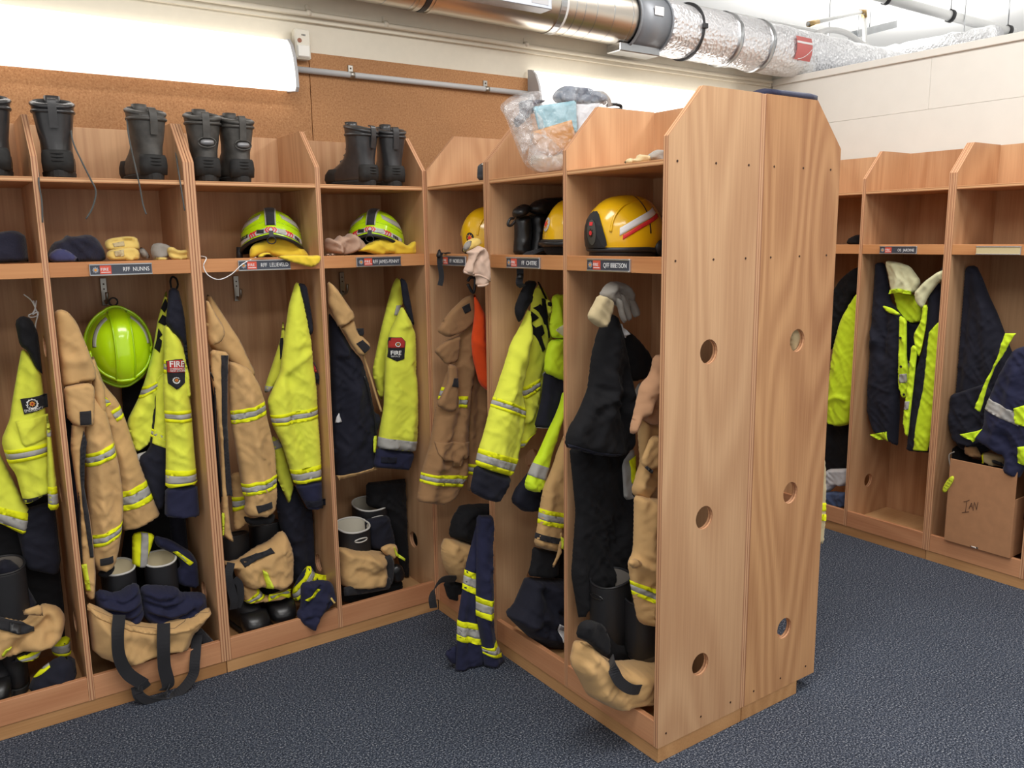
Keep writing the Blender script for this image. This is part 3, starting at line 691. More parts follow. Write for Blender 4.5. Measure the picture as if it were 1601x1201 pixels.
LIMEH = plain('helmet_lime', (190, 232, 20), .22, spec=.5, coat=.6); YELH = plain('helmet_yellow', (238, 186, 18), .25, spec=.5, coat=.6, var=.04)
RUB = plain('black_rubber', (30, 30, 33), .5, nscale=60, nstr=.08); RUBG = plain('black_rubber_sheen', (26, 26, 28), .3, nscale=18, nstr=.06); LINING = plain('helmet_lining', (24, 24, 26), .8)
STICK = plain('sticker_silver', (196, 196, 194), .5); STRED = plain('sticker_red', (224, 52, 56), .5); STBLK = plain('sticker_black', (40, 40, 44), .5)
HREF = plain('helmet_grey_stripe', (172, 170, 160), .4)
def lime_helmet(label, c, rz, flap):
    t = thing('fire_helmet', label, 'helmet', (c[0], c[1], 1.5365), 0, 'lime helmets resting on the shelf')
    back = lambda a: .02+.26*max(0, -math.cos(a))**1.2-.16*abs(math.sin(a))**2-.1*max(0, math.cos(a))
    D = Dome(c, Rz(rz), .115, .14, .138, back); sh = D.shell('shell', LIMEH, LINING, t)
    D.rim(.007, RUB, t); pi = math.pi
    # strap over the crown at the back
    us = lsp(-.0135, .0135, 5); g = lambda x, p, o: D.f(pi-math.asin(max(-1, min(1, x/(D.a*max(.12, math.cos(p)))))), p, o)
    mesh('crown_strap', *patchVF(g, us, lsp(back(pi)+.30, 1.45, 10), .004), WEB, t, True)
    for s_ in (-1, 1): mesh('strap_edge', *patchVF(g, lsp(s_*.0135, s_*.0175, 3), lsp(back(pi)+.30, 1.45, 10), .0035), HREF, t, True)
    bd = D.patch('sticker_band', pi-1.3, pi+1.3, .09, .235, STICK, t, .0022, True, 30)
    for k0, sg in ((-.62, 1), (.62, -1), (-.13, 1), (.13, -1)):
        for k in range(3 if abs(k0) > .5 else 2):
            a = pi+k0-sg*(k-1)*.085; p = back(a)+.17; w = .0055*sg
            D.shape('chevron', a, p, [(0, .010), (w, .010), (-w*.2+w*-.4, 0), (w, -.010), (0, -.010), (-w*1.6, 0)], STRED, bd, .0042)
    for k0 in (-.36, .36):
        a = pi+k0; D.shape('badge_strip', a, back(a)+.17, [(-.016, -.007), (.016, -.007), (.016, .007), (-.016, .007)], STBLK if k0 > 0 else HREF, bd, .0042)
    D.text('RESCUE', pi+1.24, back(pi+1.1)+.15, .017, STBLK, bd, .0042, -1, 2.0); D.text('FIRE', pi-.82, back(pi-1.0)+.17, .017, STBLK, bd, .0042, -1, -3.0)
    for s_ in (-1, 1): D.strip('side_stripe', [(pi+s_*.55, .95), (pi+s_*1.0, .72), (pi+s_*1.5, .55)], .11, HREF, t)
    D.patch('moulded_ridge', pi-1.5, pi+1.5, .44, .47, LIMEH, t, .002, True, 30, 3)
    r0 = D.f(pi, back(pi)+.12, .006); r1 = D.f(pi, back(pi)-.03, .010)
    ribbon('ring_tab', [r0, r1], .016, .004, D.M@Vector((1, 0, 0)), RUB, t)
    X = D.M@Vector((1, 0, 0)); ctr = r1+Vector((0, 0, -.013)); rr = .0155
    mesh('hanging_ring', *tubeVF([ctr+X*rr*math.cos(k*.5236)+Vector((0, 0, rr*.85*math.sin(k*.5236))) for k in range(12)], .0023, 6, True), RUB, t, True)
    s_ = D.f(pi+1.45, back(pi+1.45)-.02, .004); mesh('chin_clip', *tubeVF([s_+Vector((0, 0, .02)), s_+Vector((-.004, 0, -.035))], .012, 8), RUB, t, True)
    for nm, pl, T, pts, kw in flap:
        pn = Panel(pts, pl, T, **kw); pn.build(nm, FLAPY, t)
    return D
lime_helmet('lime helmet with black crown strap, yellow neck flap falling over the shelf rail', (1.108, 3.19, 1.578), -.33, [
    ('neck_flap', YP(3.115), .02, q('M1', '255,880 262,760 330,690 470,640 590,600 800,620 960,740 1010,790 1065,860 1080,900 900,905 640,880 500,820 370,850 300,890'), dict(R=.05, wr=.006, step=.008, zmin=1.538, folds=[(q('M1', '620,640 560,760 470,820'), -.006, .012)])),
    ('flap_hem', YP(2.992), .008, q('M1', '365,855 440,815 520,812 560,850 640,880 760,925 900,965 1110,1020 1200,950 1225,880 1190,848 1070,855 900,845 700,850 600,880 500,835 440,880 380,885'), dict(R=.02, wr=.004, step=.007, folds=[(q('M1', '520,815 600,880 700,920'), .012, .012), (q('M1', '1060,870 1110,1010'), .006, .01)]))])
lime_helmet('lime helmet tipped beside a beige knitted hood, crumpled yellow neck flap spread on shelf', (1.548, 3.19, 1.578), -.62, [
    ('neck_flap', YP(3.09), .025, q('M2', '480,740 640,650 760,580 900,550 1050,560 1130,600 1210,660 1240,640 1290,600 1420,592 1460,650 1470,740 1340,780 1200,780 1030,795 960,770 850,795 760,780 620,740'), dict(R=.04, wr=.007, step=.007, zmin=1.539, folds=[(q('M2', '800,640 870,700 970,720'), .012, .01), (q('M2', '1010,620 1100,650 1240,660'), .01, .012), (q('M2', '1335,620 1325,770'), -.015, .012)]))])
# hung lime helmets: crown towards the room
def hung_helmet(label, c, rz):
    t = thing('fire_helmet', label, 'helmet', (c[0], c[1], c[2]-.14), 0, 'lime helmets hung on hooks')
    M = Rz(rz)@Rx(math.pi/2+.18)@Rz(math.pi)@Matrix.Diagonal((1, -1, 1)) if False else Rz(rz)@Rx(math.pi/2-.15)@Rz(math.pi)
    D = Dome(c, M, .107, .135, .12, lambda a: -.05+.12*max(0, -math.cos(a)), .010, .030)
    D.shell('shell', LIMEH, LINING, t); D.rim(.007, RUB, t); D.rim(.005, LIMEH, t, 'brim_edge', .004, .12)
    for s_ in (-1, 1): D.strip('side_stripe', [(math.pi-s_*.45, .66), (math.pi-s_*.95, .66), (math.pi-s_*1.55, .66)], .075, HREF, t)
    pts = [D.f(a, .62-.22*abs(math.sin(a)), .0) for a in lsp(-1.5, 1.5, 30)]; mesh('moulded_ridge', *tubeVF(pts, .006, 6), LIMEH, t, True)
    for s_ in (-1, 1): mesh('moulded_crest', *tubeVF([D.f(math.atan2(s_*.028/D.a, y_/D.b), math.acos(min(1, math.hypot(s_*.028/D.a, y_/D.b)**(1/D.sq))), .001) for y_ in lsp(-.118, .118, 24)], .0035, 6), plain('helmet_lime_shade', (166, 206, 18), .3), t, True)
    D.patch('visor_tab', -.75, -.5, .12, .2, LIMEH, t, .006, False, 6, 3)
    b = D.f(math.pi, D.phi0(math.pi)-.02, .012); rr = .014
    mesh('hanging_ring', *tubeVF([b+Vector((rr*math.cos(k*.5236), -.004, .012+rr*math.sin(k*.5236))) for k in range(12)], .003, 6, True), RUB, t, True)
    low = [[D.f(2*math.pi*k/40, D.phi0(0)+.02, -.012-.012*j)+Vector((0, .02*j, -.016*j)) for k in range(40)] for j in range(3)]
    mesh('visor_liner', *loft(low), LINING, t, True)
hung_helmet('lime helmet hung on a hook between the tan coat and the yellow coat', (.548, 3.262, 1.232), 0.0)
hung_helmet('lime helmet hung in the locker beside the coat with a black oblong badge', (.055, 3.27, 1.215), 0.0)
# yellow helmets
def roundel(D, az, phi, r, par, dark):
    D.shape('badge_ring', az, phi, disc(0, 0, r, 18), STBLK if dark else STICK, par, .003)
    D.shape('badge_star', az, phi, star(0, 0, r*.45, r*.8, 8), EMBO, par, .0042); D.shape('badge_core', az, phi, disc(0, 0, r*.35, 10), STRED, par, .0054)
def yellow_helmet(label, c, rz, kind):
    t = thing('fire_helmet', label, 'helmet', (c[0], c[1], 1.5365), 0, 'yellow helmets on the free-standing row')
    low = {0: -.36, 1: -.02, 2: -.40}[kind]
    p0 = lambda a: low+.16*max(0, math.sin(abs(a)))**3*(1 if kind != 1 else 0)-(.12*max(0, -math.cos(a)) if kind != 1 else 0)
    D = Dome(c, Rz(rz), .108, .132, .118 if kind != 1 else .135, p0, .008, .05, .8)
    D.shell('shell', YELH, LINING, t); D.rim(.008, RUB, t)
    if kind == 1:
        R = [[D.f(2*math.pi*k/40, p0(0)-.03-.25*j, -.004+.006*(j == 0)) for k in range(40)] for j in range(2)]
        R.append([(c[0]+(v.x-c[0])*.9, c[1]+(v.y-c[1])*.9, 1.5375) for v in R[1]]); mesh('neck_shroud', *loft(R), BLK, t, True)
        D.rim(.01, RUBG, t, 'visor_rim', .006, -.05); roundel(D, .42, .40, .024, t, False)
    else:
        R = [[D.f(2*math.pi*k/40, p0(2*math.pi*k/40)-.02, -.002) for k in range(40)]]; R.append([(v.x, v.y, 1.5375) for v in R[0]]); mesh('rubber_skirt', *loft(R), RUB, t, True)
        for s_ in (-1, 1):
            D.strip('white_stripe', [(s_*.78, .10), (s_*1.35, .42), (s_*2.0, .70)], .10, INK, t, .0025); D.strip('red_stripe', [(s_*.86, -.04), (s_*1.40, .27), (s_*2.05, .55)], .055, STRED, t, .0025)
            mesh('moulded_crest', *tubeVF(spline([D.f(s_*.55, .1, .001), D.f(s_*.62, .5, .001), D.f(s_*.9, .9, .001), D.f(s_*2.0, 1.1, .001)], 8), .0045, 6), YELH, t, True)
        D.patch('shell_joint', -1.62, -1.585, .05, 1.35, SCREW, t, .0015, False, 3, 12)
        if kind == 0:
            bp_ = D.shape('front_plate', 0, .10, chaikin([(-.062, -.045), (.062, -.045), (.056, -.01), (.02, .058), (-.02, .058), (-.056, -.01)], 1), RUB, t, .009)
            D.shape('badge_ring', -.02, .08, [(.021*math.cos(k*.35), .034*math.sin(k*.35)) for k in range(18)], plain('badge_pewter', (84, 82, 78), .45, .3), bp_, .011); D.shape('badge_star', -.02, .07, star(0, 0, .007, .012, 8), SCREW, bp_, .0124); D.shape('badge_core', -.02, .07, disc(0, 0, .006, 10), STRED, bp_, .0136); D.shape('badge_crown', -.02, .27, [(-.006, -.004), (.006, -.004), (.007, .005), (-.007, .005)], STRED, bp_, .0124)
            s_ = D.f(-2.05, -.32, .004); V, F = loft([[s_+Vector((.03*math.cos(k*.5), -.012*j, .024*math.sin(k*.5))) for k in range(12)] for j in (0, 1)]); mesh('ear_boss', V, F, RUB, t, True)
        else: roundel(D, -.28, .02, .02, t, True)
cI = PX(978, 372, 1.835); yellow_helmet('yellow helmet with black front badge plate and white and red side stripe', (cI.x, cI.y, 1.601), math.pi/2, 0)
cC = PX(900, 360, 1.87); yellow_helmet('yellow helmet with round wreath badge in front of the folded black leggings', (cC.x, cC.y, 1.588), math.pi/2+.35, 1)
cN = PX(772, 365, 1.85); yellow_helmet('yellow helmet with small oval badge behind the pink hanging knit hood', (cN.x, cN.y, 1.598), math.pi/2, 2)

# ================================================================== leather boots on top of the lockers
LEATH = plain('black_leather', (52, 51, 52), .36, nscale=40, nstr=.12, var=.2, coat=.25); LEATW = plain('worn_black_leather', (72, 69, 65), .5, nscale=30, nstr=.15, var=.35)
SOLE = plain('boot_sole', (34, 33, 32), .75, nscale=60, nstr=.2, var=.3); PATCHB = plain('boot_patch_grey', (140, 140, 142), .35, .3); LACE = cloth('grey_bootlace', (86, 88, 86), .2); BLINE = cloth('boot_lining', (74, 72, 70), .2)
LV = [(.018, -.050, .205, .043), (.035, -.054, .212, .047), (.055, -.055, .205, .048), (.075, -.054, .178, .047), (.095, -.052, .132, .046), (.115, -.051, .100, .046), (.14, -.053, .080, .050), (.17, -.057, .072, .054), (.20, -.061, .072, .058), (.222, -.064, .072, .061)]
def bring(z, yb, yf, hw, n=28, tilt=0., s=1.):
    m_ = (yb+yf)/2; hl = (yf-yb)/2; out = []
    for k in range(n):
        a = 2*math.pi*k/n; cx, sy = math.cos(a), math.sin(a)
        x = hw*math.copysign(abs(cx)**.85, cx)*s; y = m_+hl*math.copysign(abs(sy)**.8, sy)*s; out.append((x, y, z+tilt*(sy+.2)))
    return out
def boot(label, x, y, rz, s=1., mat=LEATH, patch=False, sag=0., group='leather boots on the locker tops', z=ZS2, lace=True):
    t = thing('leather_boot', label, 'boot', (x, y, z+.0003), rz, group, local=True); t.scale = (s, s, s)
    R = [bring(*l) for l in LV]; R.append(bring(.232, -.064+sag, .073, .061, tilt=.016)); R.append(bring(.236, -.057+sag, .066, .055, tilt=.016)); R.append(bring(.17, -.045, .055, .042)); R.append(bring(.12, -.04, .06, .036))
    n = 28; V, F = loft(R); mi = [1 if i >= n*(len(LV)+1) else 0 for i in range(len(F))]; mi[-2] = 0
    up = mesh('upper', V, F, [mat, BLINE], t, True, mi=mi)
    V, F = loft([bring(0, -.052, .210, .044), bring(.003, -.057, .218, .048), bring(.02, -.058, .219, .050), bring(.024, -.055, .214, .047)]); mesh('sole', V, F, SOLE, t, False)
    for zz, rr, dy in ((.226, .0075, 0), (.204, .006, -.001)): mesh('padded_collar', *tubeVF([Vector(p) for p in bring(zz, -.061+sag*(zz > .21)+dy, .070, .058, tilt=.016 if zz > .21 else .004)], rr, 8, True), mat, t, True)
    mesh('toe_cap', *loft([[(px*1.05, py+(.004 if py > .12 else 0), pz) for px, py, pz in bring(z_, .10, yf+.003, hw)] for z_, yb, yf, hw in LV[:4]]), SOLE, t, True)
    ribbon('heel_loop', [(0, -.062, .15), (0, -.068, .2), (0, -.066+sag, .232), (0, -.05+sag, .238)], .024, .005, (1, 0, 0), mat, t)
    mesh('heel_counter', *loft([[(px*1.01, py-.001, pz) for px, py, pz in bring(z_, yb, -.0, hw)] for z_, yb, yf, hw in [(.02, -.053, 0, .044), (.05, -.058, 0, .046), (.075, -.058, 0, .044), (.085, -.055, 0, .04)]]), SOLE, t, True)
    for k in range(3): tube('heel_rib', [(.034*math.sin(a), -.025-.036*math.cos(a), .052+.011*k) for a in lsp(-1.1, 1.1, 7)], .003, SOLE, t, 6, 0)
    V, F = loft([[(px*.8, py+.006, pz) for px, py, pz in bring(z_, .035, yf, .03)] for z_, yf in ((.15, .075), (.2, .074), (.245, .08), (.262, .083))]); mesh('tongue', V, F, mat, t, True)
    if lace:
        for k in range(5): zz = .105+.024*k; yy = (.118, .094, .082, .077, .076)[k]; tube('lace', [(-.03, yy-.012, zz), (0, yy+.004, zz+.01), (.03, yy-.012, zz+.022)], .0028, LACE, t, 6, 4)
    if patch:
        V, F, _ = slab2d(chaikin([(-.022, -.009), (.022, -.009), (.022, .009), (-.022, .009)], 2), .004, lambda a, b, c_: (a, -.0625-c_+abs(a)**1.5*.6, .135+b)); mesh('heel_reflector', V, F, PATCHB, t, True)
        mesh('reflector_surround', *tubeVF([Vector((.031*math.cos(k*.3927), -.0605+abs(.031*math.cos(k*.3927))**1.5*.6, .135+.018*math.sin(k*.3927))) for k in range(16)], .003, 6, True), mat, t, True)
    return t
LA = 'black leather boot, heel outwards, left of the thin divider on top'
boot('black leather boot, heel outward, standing beyond the divider from the boot with two loose laces', .218, 3.088, -.08, 1.0, LEATH)
boot('black leather boot with two loose laces dangling over the shelf edge', .394, 3.088, -.14, 1.0, LEATH)
boot('scuffed black leather boot, sagging collar, against the thick double divider', .672, 3.09, .12, .98, LEATW, sag=.006)
boot('black leather boot with grey heel reflector touching the thick double divider', .856, 3.092, -.1, .97, LEATW, True)
boot('black leather boot with grey heel reflector and lace loop standing up', .972, 3.094, .05, .95, LEATW, True)
boot('smooth black leather boot turned sideways, toe towards the chamfered divider', 1.462, 3.10, .30, .95, LEATH)
boot('smooth black leather boot turned heel outwards beside its sideways mate', 1.585, 3.10, -.12, .95, LEATH)
def lace(label, k, s, Y=3.0, r=.0026):
    pts = [PY(*p, y) for p, y in zip(q(k, s), [3.10, 3.03]+[Y]*20)]
    tag(tube('bootlace', [p-pts[0] for p in pts], r, LACE, None, 6, loc=(0, 0, 0)), label, 'bootlace', 'loose bootlaces').location = pts[0]
lace('long curved grey bootlace hanging in front of the empty shelf middle', 'K1', '385,200 402,320 450,430 500,530 530,600 510,690 475,750')
lace('grey bootlace hanging straight down along the thin divider', 'K1', '190,400 212,500 215,560 230,650 235,770')
lace('grey bootlace hanging from the scuffed boot, side away from the thick divider', 'K1', '700,190 712,300 745,450 770,560 790,670 808,725')
lace('short grey bootlace hanging beside the thick double divider', 'K1', '970,380 985,480 1000,580 1020,705')
# ================================================================== rubber boots
BOOTIN = plain('cream_boot_lining', (226, 212, 176), .7); BOOTPALE = plain('pale_grey_boot_lining', (182, 176, 160), .7); BOOTDK = plain('dark_boot_lining', (92, 86, 80), .8); RIMP = plain('pale_boot_rim', (206, 204, 198), .5)
def welly(label, x, y, h, rz=math.pi, r=.062, inner=BOOTIN, rim=None, z=.0825, slot=False, ry=1.0, s=1., group='black rubber boots on the locker floors'):
    t = thing('rubber_boot', label, 'boot', (x, y, z), rz, group, local=True)
    lv = [(.016, -.05*s, .20*s, .045*s), (.035, -.055*s, .212*s, .050*s), (.060, -.056*s, .205*s, .051*s), (.085, -.055*s, .175*s, .05*s), (.105, -.054*s, .12*s, .049*s), (.13, -.055*s, .075*s, .05*s), (.17, -r*ry, r*ry, r*.9)]
    R = [bring(*l) for l in lv]
    for f in (.4, .7, .97, 1.): R.append(bring(.17+(h-.17)*f, -r*ry, r*ry, r, tilt=.012*f))
    n = 28; k0 = len(R)-1
    R.append(bring(h+.001, -r*ry+.005, r*ry-.005, r-.005, tilt=.012)); R.append(bring(h*.5, -r*ry+.008, r*ry-.008, r-.008)); R.append(bring(h*.4, -r*ry+.012, r*ry-.012, r-.012))
    V, F = loft(R); mi = [1 if i >= n*k0 else 0 for i in range(len(F))]; mi[-2] = 0
    mesh('shaft', V, F, [RUB, inner], t, True, mi=mi)
    mesh('rim', *tubeVF([Vector(p) for p in bring(h, -r*ry+.002, r*ry-.002, r-.002, tilt=.012)], .0042, 6, True), rim or RUB, t, True)
    V, F = loft([bring(0, -.052*s, .208*s, .046*s), bring(.004, -.058*s, .219*s, .051*s), bring(.022, -.059*s, .22*s, .053*s), bring(.025, -.055*s, .214*s, .05*s)]); mesh('sole', V, F, SOLE, t)
    mesh('toe_cap', *loft([[(a*1.04, b+(.004 if b > .12 else 0), c) for a, b, c in bring(z_, .11*s, yf+.004, hw)] for z_, yb, yf, hw in lv[:4]]+[[(a*.6, b*.5+.08*s, c+.004) for a, b, c in bring(.088, .12*s, .165*s, .04)]]), RUBG, t, True)
    if slot:
        for sg in (-1, 1):
            P = [Vector((.03*math.cos(k*.5236), sg*(r*ry+.001)-sg*abs(.03*math.cos(k*.5236))**2*6, h-.045+.008*math.sin(k*.5236))) for k in range(12)]; mesh('pull_slot', *tubeVF(P, .003, 6, True), rim or RUBG, t, True)
    return t
def wt(label, px, py, Y, **kw):
    w = PY(px, py, Y); return welly(label, w.x, w.y, w.z-.0825, **kw)
def strap(name, pts, Y, w, side=(1, 0, 0), mat=WEB, parent=None, th=.003):
    ys = Y if isinstance(Y, (list, tuple)) else [Y]*len(pts); return ribbon(name, [PY(*p, y) for p, y in zip(pts, ys)], w, th, side, mat, parent)
b0, b1, b2, b3 = (-.11, .288), (.338, .744), (.802, 1.220), (1.264, 1.664)
ZF = .0835
JG = 'yellow firefighting coats'; TG = 'tan firefighting coats'; PG = 'trousers bunched over boots'

# ------------------------------------------------------------------ locker beyond the thin divider
t = garment('firefighter_coat', 'yellow coat with black oblong wreath badge and pocket flap', 'coat', (.2, 3.15, .6), JG)
p = Panel(q('K4', '110,370 150,400 200,480 240,505 262,640 275,760 280,870 290,1095 240,1110 130,1165 115,1140 80,1010 40,960 5,840 50,730 60,650 90,480'), YP(3.15), .045, .06, clamp=b0, wr=.009,
          folds=[(q('K4', '120,420 100,640 50,760'), -.012, .02), (q('K4', '5,840 120,900 200,880'), .008, .02), (q('K4', '130,960 150,1090'), -.01, .016)])
p.build('body', HIVIS, t); p.band(q('K4', '15,885 262,842 270,900 35,955')); p.band(q('K4', '100,1165 292,1105 300,1160 120,1215')); p.band(q('K4', '95,1140 292,1080 292,1097 105,1160'), 'k', name='black_piping')
p.patch('pocket_flap', q('K4', '75,738 240,700 245,815 125,860 105,840'), HIVIS, eps=.006); bd = p.patch('badge', q('K4', '100,625 235,598 240,665 118,700'), BADGE, eps=.005)
p.emblem(q('K4', '158,648')[0], .019, bd); p.text('lettering', 'EMERGENCY', *q('K4', '120,690 235,668'), .013, EMBW, bd, .0065, .75)
s_ = Panel(q('K4', '75,235 110,205 160,222 195,300 225,400 250,500 215,505 180,470 140,385 100,360'), YP(3.12), .025, .03, clamp=b0); s_.build('collar', BLK, t)
s_ = Panel(q('F', '-60,660 -10,690 8,725 35,780 48,800 40,838 0,818 -60,800'), YP(3.19), .035, .05, clamp=b0); s_.build('sleeve', HIVIS, t); s_.band(q('F', '-60,775 42,800 40,840 -60,805'))
s_ = Panel(q('K4', '235,700 272,790 290,1000 300,1190 245,1195 240,900'), YP(3.10), .015, .02, clamp=(.2, .292)); s_.build('front_edge', HIVIS, t); s_.band(q('K4', '240,1075 300,1070 302,1195 244,1195')); s_.band(q('K4', '238,790 275,785 275,815 240,820'), 's')
t = garment('turnout_trousers', 'black trousers hanging behind the coat with the oblong badge', 'trousers', (.15, 3.29, .3))
Panel(q('F', '-40,780 110,770 118,940 100,1000 -40,1000'), YP(3.27), .03, .05, clamp=b0).build('leg', BLK, t)
Panel(q('F', '20,800 95,780 100,870 90,900 40,890'), YP(3.2), .03, .05, clamp=b0).build('leg', DNAVY, t)
t = garment('cord_loop', 'thin white cord knotted round the hook above the black coat collar', 'cord', (.24, 3.2, 1.4))
tube('cord', [PY(*x_, 3.2) for x_ in q('K4', '120,98 160,130 185,180 190,205 160,215 145,205 175,185 185,130')], .0022, INK, t, 6)
tube('cord', [PY(*x_, 3.2) for x_ in q('K4', '170,130 178,170 165,200 195,190 180,260 190,345')], .0022, INK, t, 6)
t = garment('turnout_trousers', 'tan trousers with buckled black belt slumped over the boot with the smooth toe', 'trousers', (.15, 3.15, .085), PG)
p = Panel(q('M5', '-150,480 0,470 100,480 180,505 250,450 330,400 440,420 495,500 480,600 440,660 380,700 300,700 200,720 120,760 0,790 -150,800'), YP(3.14), .07, .07, clamp=b0, wr=.014, folds=[(q('M5', '60,740 150,640 320,500'), -.03, .018), (q('M5', '190,650 330,670 430,640'), .02, .02), (q('M5', '340,420 350,580'), -.02, .016)])
p.build('seat', TAN, t); p.patch('belt', q('M5', '-60,470 20,480 240,525 245,565 120,570 -60,520'), WEB, eps=.007); p.patch('buckle', q('M5', '60,495 140,515 140,560 60,550'), DARKP, eps=.014); p.pull(q('M5', '0,730 30,690 75,670 70,690 20,745'))
s_ = Panel(q('M5', '170,455 290,412 315,425 325,495 180,490'), YP(3.055), .006, .006, clamp=b0, wr=.001, sm=0); s_.build('waist_flap', TAN, t)
s_ = Panel(q('M5', '370,690 520,640 545,790 420,800 390,770'), YP(3.2), .035, .04, clamp=b0); s_.build('cuff', NAVY, t); s_.band(q('M5', '370,670 525,635 545,795 390,800'))
s_ = Panel(q('M5', '60,850 160,790 330,700 320,740 280,820 200,830'), YP(3.1), .02, .02, clamp=b0); s_.build('hem', DNAVY, t); s_.band(q('M5', '150,800 330,720 300,815 190,830'))
s_ = Panel(q('M5', '205,1060 240,970 300,900 430,800 560,800 585,950 440,1000 330,1060'), YP(3.09), .05, .05, clamp=b0, zmin=ZF, wr=.012); s_.build('leg', DNAVY, t); s_.band(q('M5', '235,900 350,840 355,870 230,975'))
Panel(q('M5', '-60,100 60,60 150,130 200,260 290,420 170,450 150,480 -60,480'), YP(3.2), .05, .06, clamp=b0).build('lining', DNAVY, t)
wt('dark rubber boot shaft beside the buckled tan trousers', 5, 885, 3.17, r=.064, inner=BOOTDK, rz=0, s=.75); w = PY(12, 1066, 3.10)
welly('black rubber boot with smooth toe showing under the buckled tan trousers', w.x-.02, 3.262, .30, math.pi-.15, inner=BOOTDK)

# ------------------------------------------------------------------ locker with the hung helmet
t = garment('firefighter_coat', 'tan coat with square black velcro patch hanging beside the hung lime helmet', 'coat', (.45, 3.12, .55), TG)
s_ = Panel(q('F', '100,600 118,640 130,720 135,800 132,890 120,885 108,760 100,680'), YP(3.15), .015, .02, clamp=b1); s_.build('lining', DNAVY, t)
p = Panel(q('F', '145,553 154,578 163,602 185,627 197,658 210,698 222,732 231,756 246,793 251,806 225,820 192,832 180,790 175,725 160,660 140,630 130,600'), YP(3.17), .04, .05, clamp=b1, wr=.009, folds=[(q('F', '165,640 200,760 215,815'), .012, .02)])
p.build('sleeve', TAN, t); p.band(q('K4', '600,1095 735,1038 778,1130 600,1195')); p.band(q('K4', '560,682 615,655 628,715 590,735')); p.band(q('K4', '500,590 535,620 552,650 520,665'))
p = Panel(q('F', '136,610 150,622 166,642 172,665 180,700 186,725 192,770 193,800 190,830 186,860 180,885 166,892 152,893 140,870 138,800 134,740 130,690 128,640'), YP(3.11), .05, .055, clamp=b1, wr=.009, folds=[(q('F', '150,690 158,780 160,850'), .014, .018), (q('F', '175,740 180,800'), -.012, .014)])
p.build('sleeve', TAN, t); p.band(q('K4', '425,908 575,842 600,905 425,975')); p.band(q('K5', '425,165 570,103 560,160 430,220')); p.patch('velcro_tab', q('K5', '460,268 520,250 522,283 462,300'), VEL, eps=.005)
s_ = Panel(q('K5', '455,345 535,305 540,330 520,360 470,370'), YP(3.12), .025, .025, clamp=b1, zmin=ZF); s_.build('knitted_cuff', BLK, t)
p = Panel(q('F', '112,660 134,662 129,705 128,740 134,775 141,810 146,850 150,900 148,938 138,937 128,915 127,870 124,800 116,740 110,700'), YP(3.075), .012, .016, clamp=b1, step=.007); p.build('front_flap', TAN, t)
p.patch('velcro_strip', q('F', '130,672 135,690 131,720 131,760 138,800 143,840 146,870 140,870 134,830 128,790 124,740 124,700'), VEL, eps=.004); p.pull(q('K5', '380,305 403,300 420,418 402,424'))
tube('zip', [PY(*x_, 3.068) for x_ in q('F', '118,690 123,760 125,830 128,880')], .0028, ZIPM, t, 6)
p = Panel(q('K4', '262,195 300,172 345,185 390,240 440,360 485,480 490,535 400,548 310,572 298,450 272,300'), YP(3.085), .03, .04, clamp=b1, wr=.008, folds=[(q('K4', '300,420 360,440 430,430'), .012, .018), (q('K4', '390,250 440,380 480,520'), -.006, .01)]); p.build('collar', TAN, t)
p = Panel(q('K4', '312,572 400,552 460,548 482,575 478,740 470,768 380,772 330,712 300,622'), YP(3.06), .02, .025, clamp=b1, wr=.005); p.build('throat_tab', TAN, t); vp = p.patch('velcro_patch', q('K4', '400,690 457,684 460,754 402,758'), VEL, eps=.005)
p = Panel(q('K4', '440,400 480,470 530,560 540,690 520,720 480,690 470,560'), YP(3.11), .02, .03, clamp=b1); p.build('collar_back', TAN, t)

t = garment('firefighter_coat', 'yellow coat with red and black shield badge hung by a black loop', 'coat', (.68, 3.15, .6), JG)
p = Panel(q('K4', '845,70 800,230 775,390 740,520 705,620 645,740 650,790 682,905 745,872 800,800 850,640 860,400 858,200'), YP(3.19), .03, .04, clamp=b1, wr=.008, folds=[(q('K4', '820,300 780,520 720,700'), .01, .02)])
p.build('sleeve', HIVIS, t); p.band(q('K4', '705,578 800,525 795,568 695,630'))
for s in ('835,120 815,170 830,190 850,150', '820,200 800,240 838,260 845,215', '800,270 790,330 815,300', '795,310 780,370 800,390 812,330'): p.patch('back_lettering', q('K4', s), BLK, eps=.004)
p.patch('cuff_tape', q('K4', '690,905 760,880 770,960 700,975'), SILV)
p = Panel(q('K4', '765,800 790,560 840,480 860,560 860,1000 830,1185 800,1195 715,985 700,930 760,880'), YP(3.165), .025, .035, clamp=b1); p.build('body', DNAVY, t); p.patch('body_front', q('K4', '785,700 790,520 850,480 855,880 768,850'), HIVIS, eps=.003); p.band(q('K4', '760,775 870,815 870,862 755,815'))
p = Panel(q('K4', '828,262 850,250 920,332 950,430 960,560 975,680 990,900 1003,1062 840,1084 843,800 828,600 833,400'), YP(3.105), .04, .05, clamp=b1, wr=.008, folds=[(q('K4', '845,300 850,600 855,1000'), -.012, .014), (q('K4', '880,620 930,800 940,1000'), .01, .022)])
p.build('sleeve', HIVIS, t); p.band(q('K4', '830,688 975,680 985,738 830,745')); p.band(q('K4', '835,988 1000,980 1008,1062 835,1084')); p.band(q('K4', '815,435 845,430 845,500 815,495'))
bd = p.patch('badge', q('K4', '838,434 880,424 916,422 930,450 926,540 882,574 846,546'), BADGE, eps=.005); p.patch('badge_field', q('K4', '842,436 880,427 915,426 926,450 925,488 842,490'), REDP, bd, eps=.0062); p.text('lettering', 'FIRE', *q('K4', '850,462 915,460'), .029, EMBW, bd, .0075, .95, .0005)
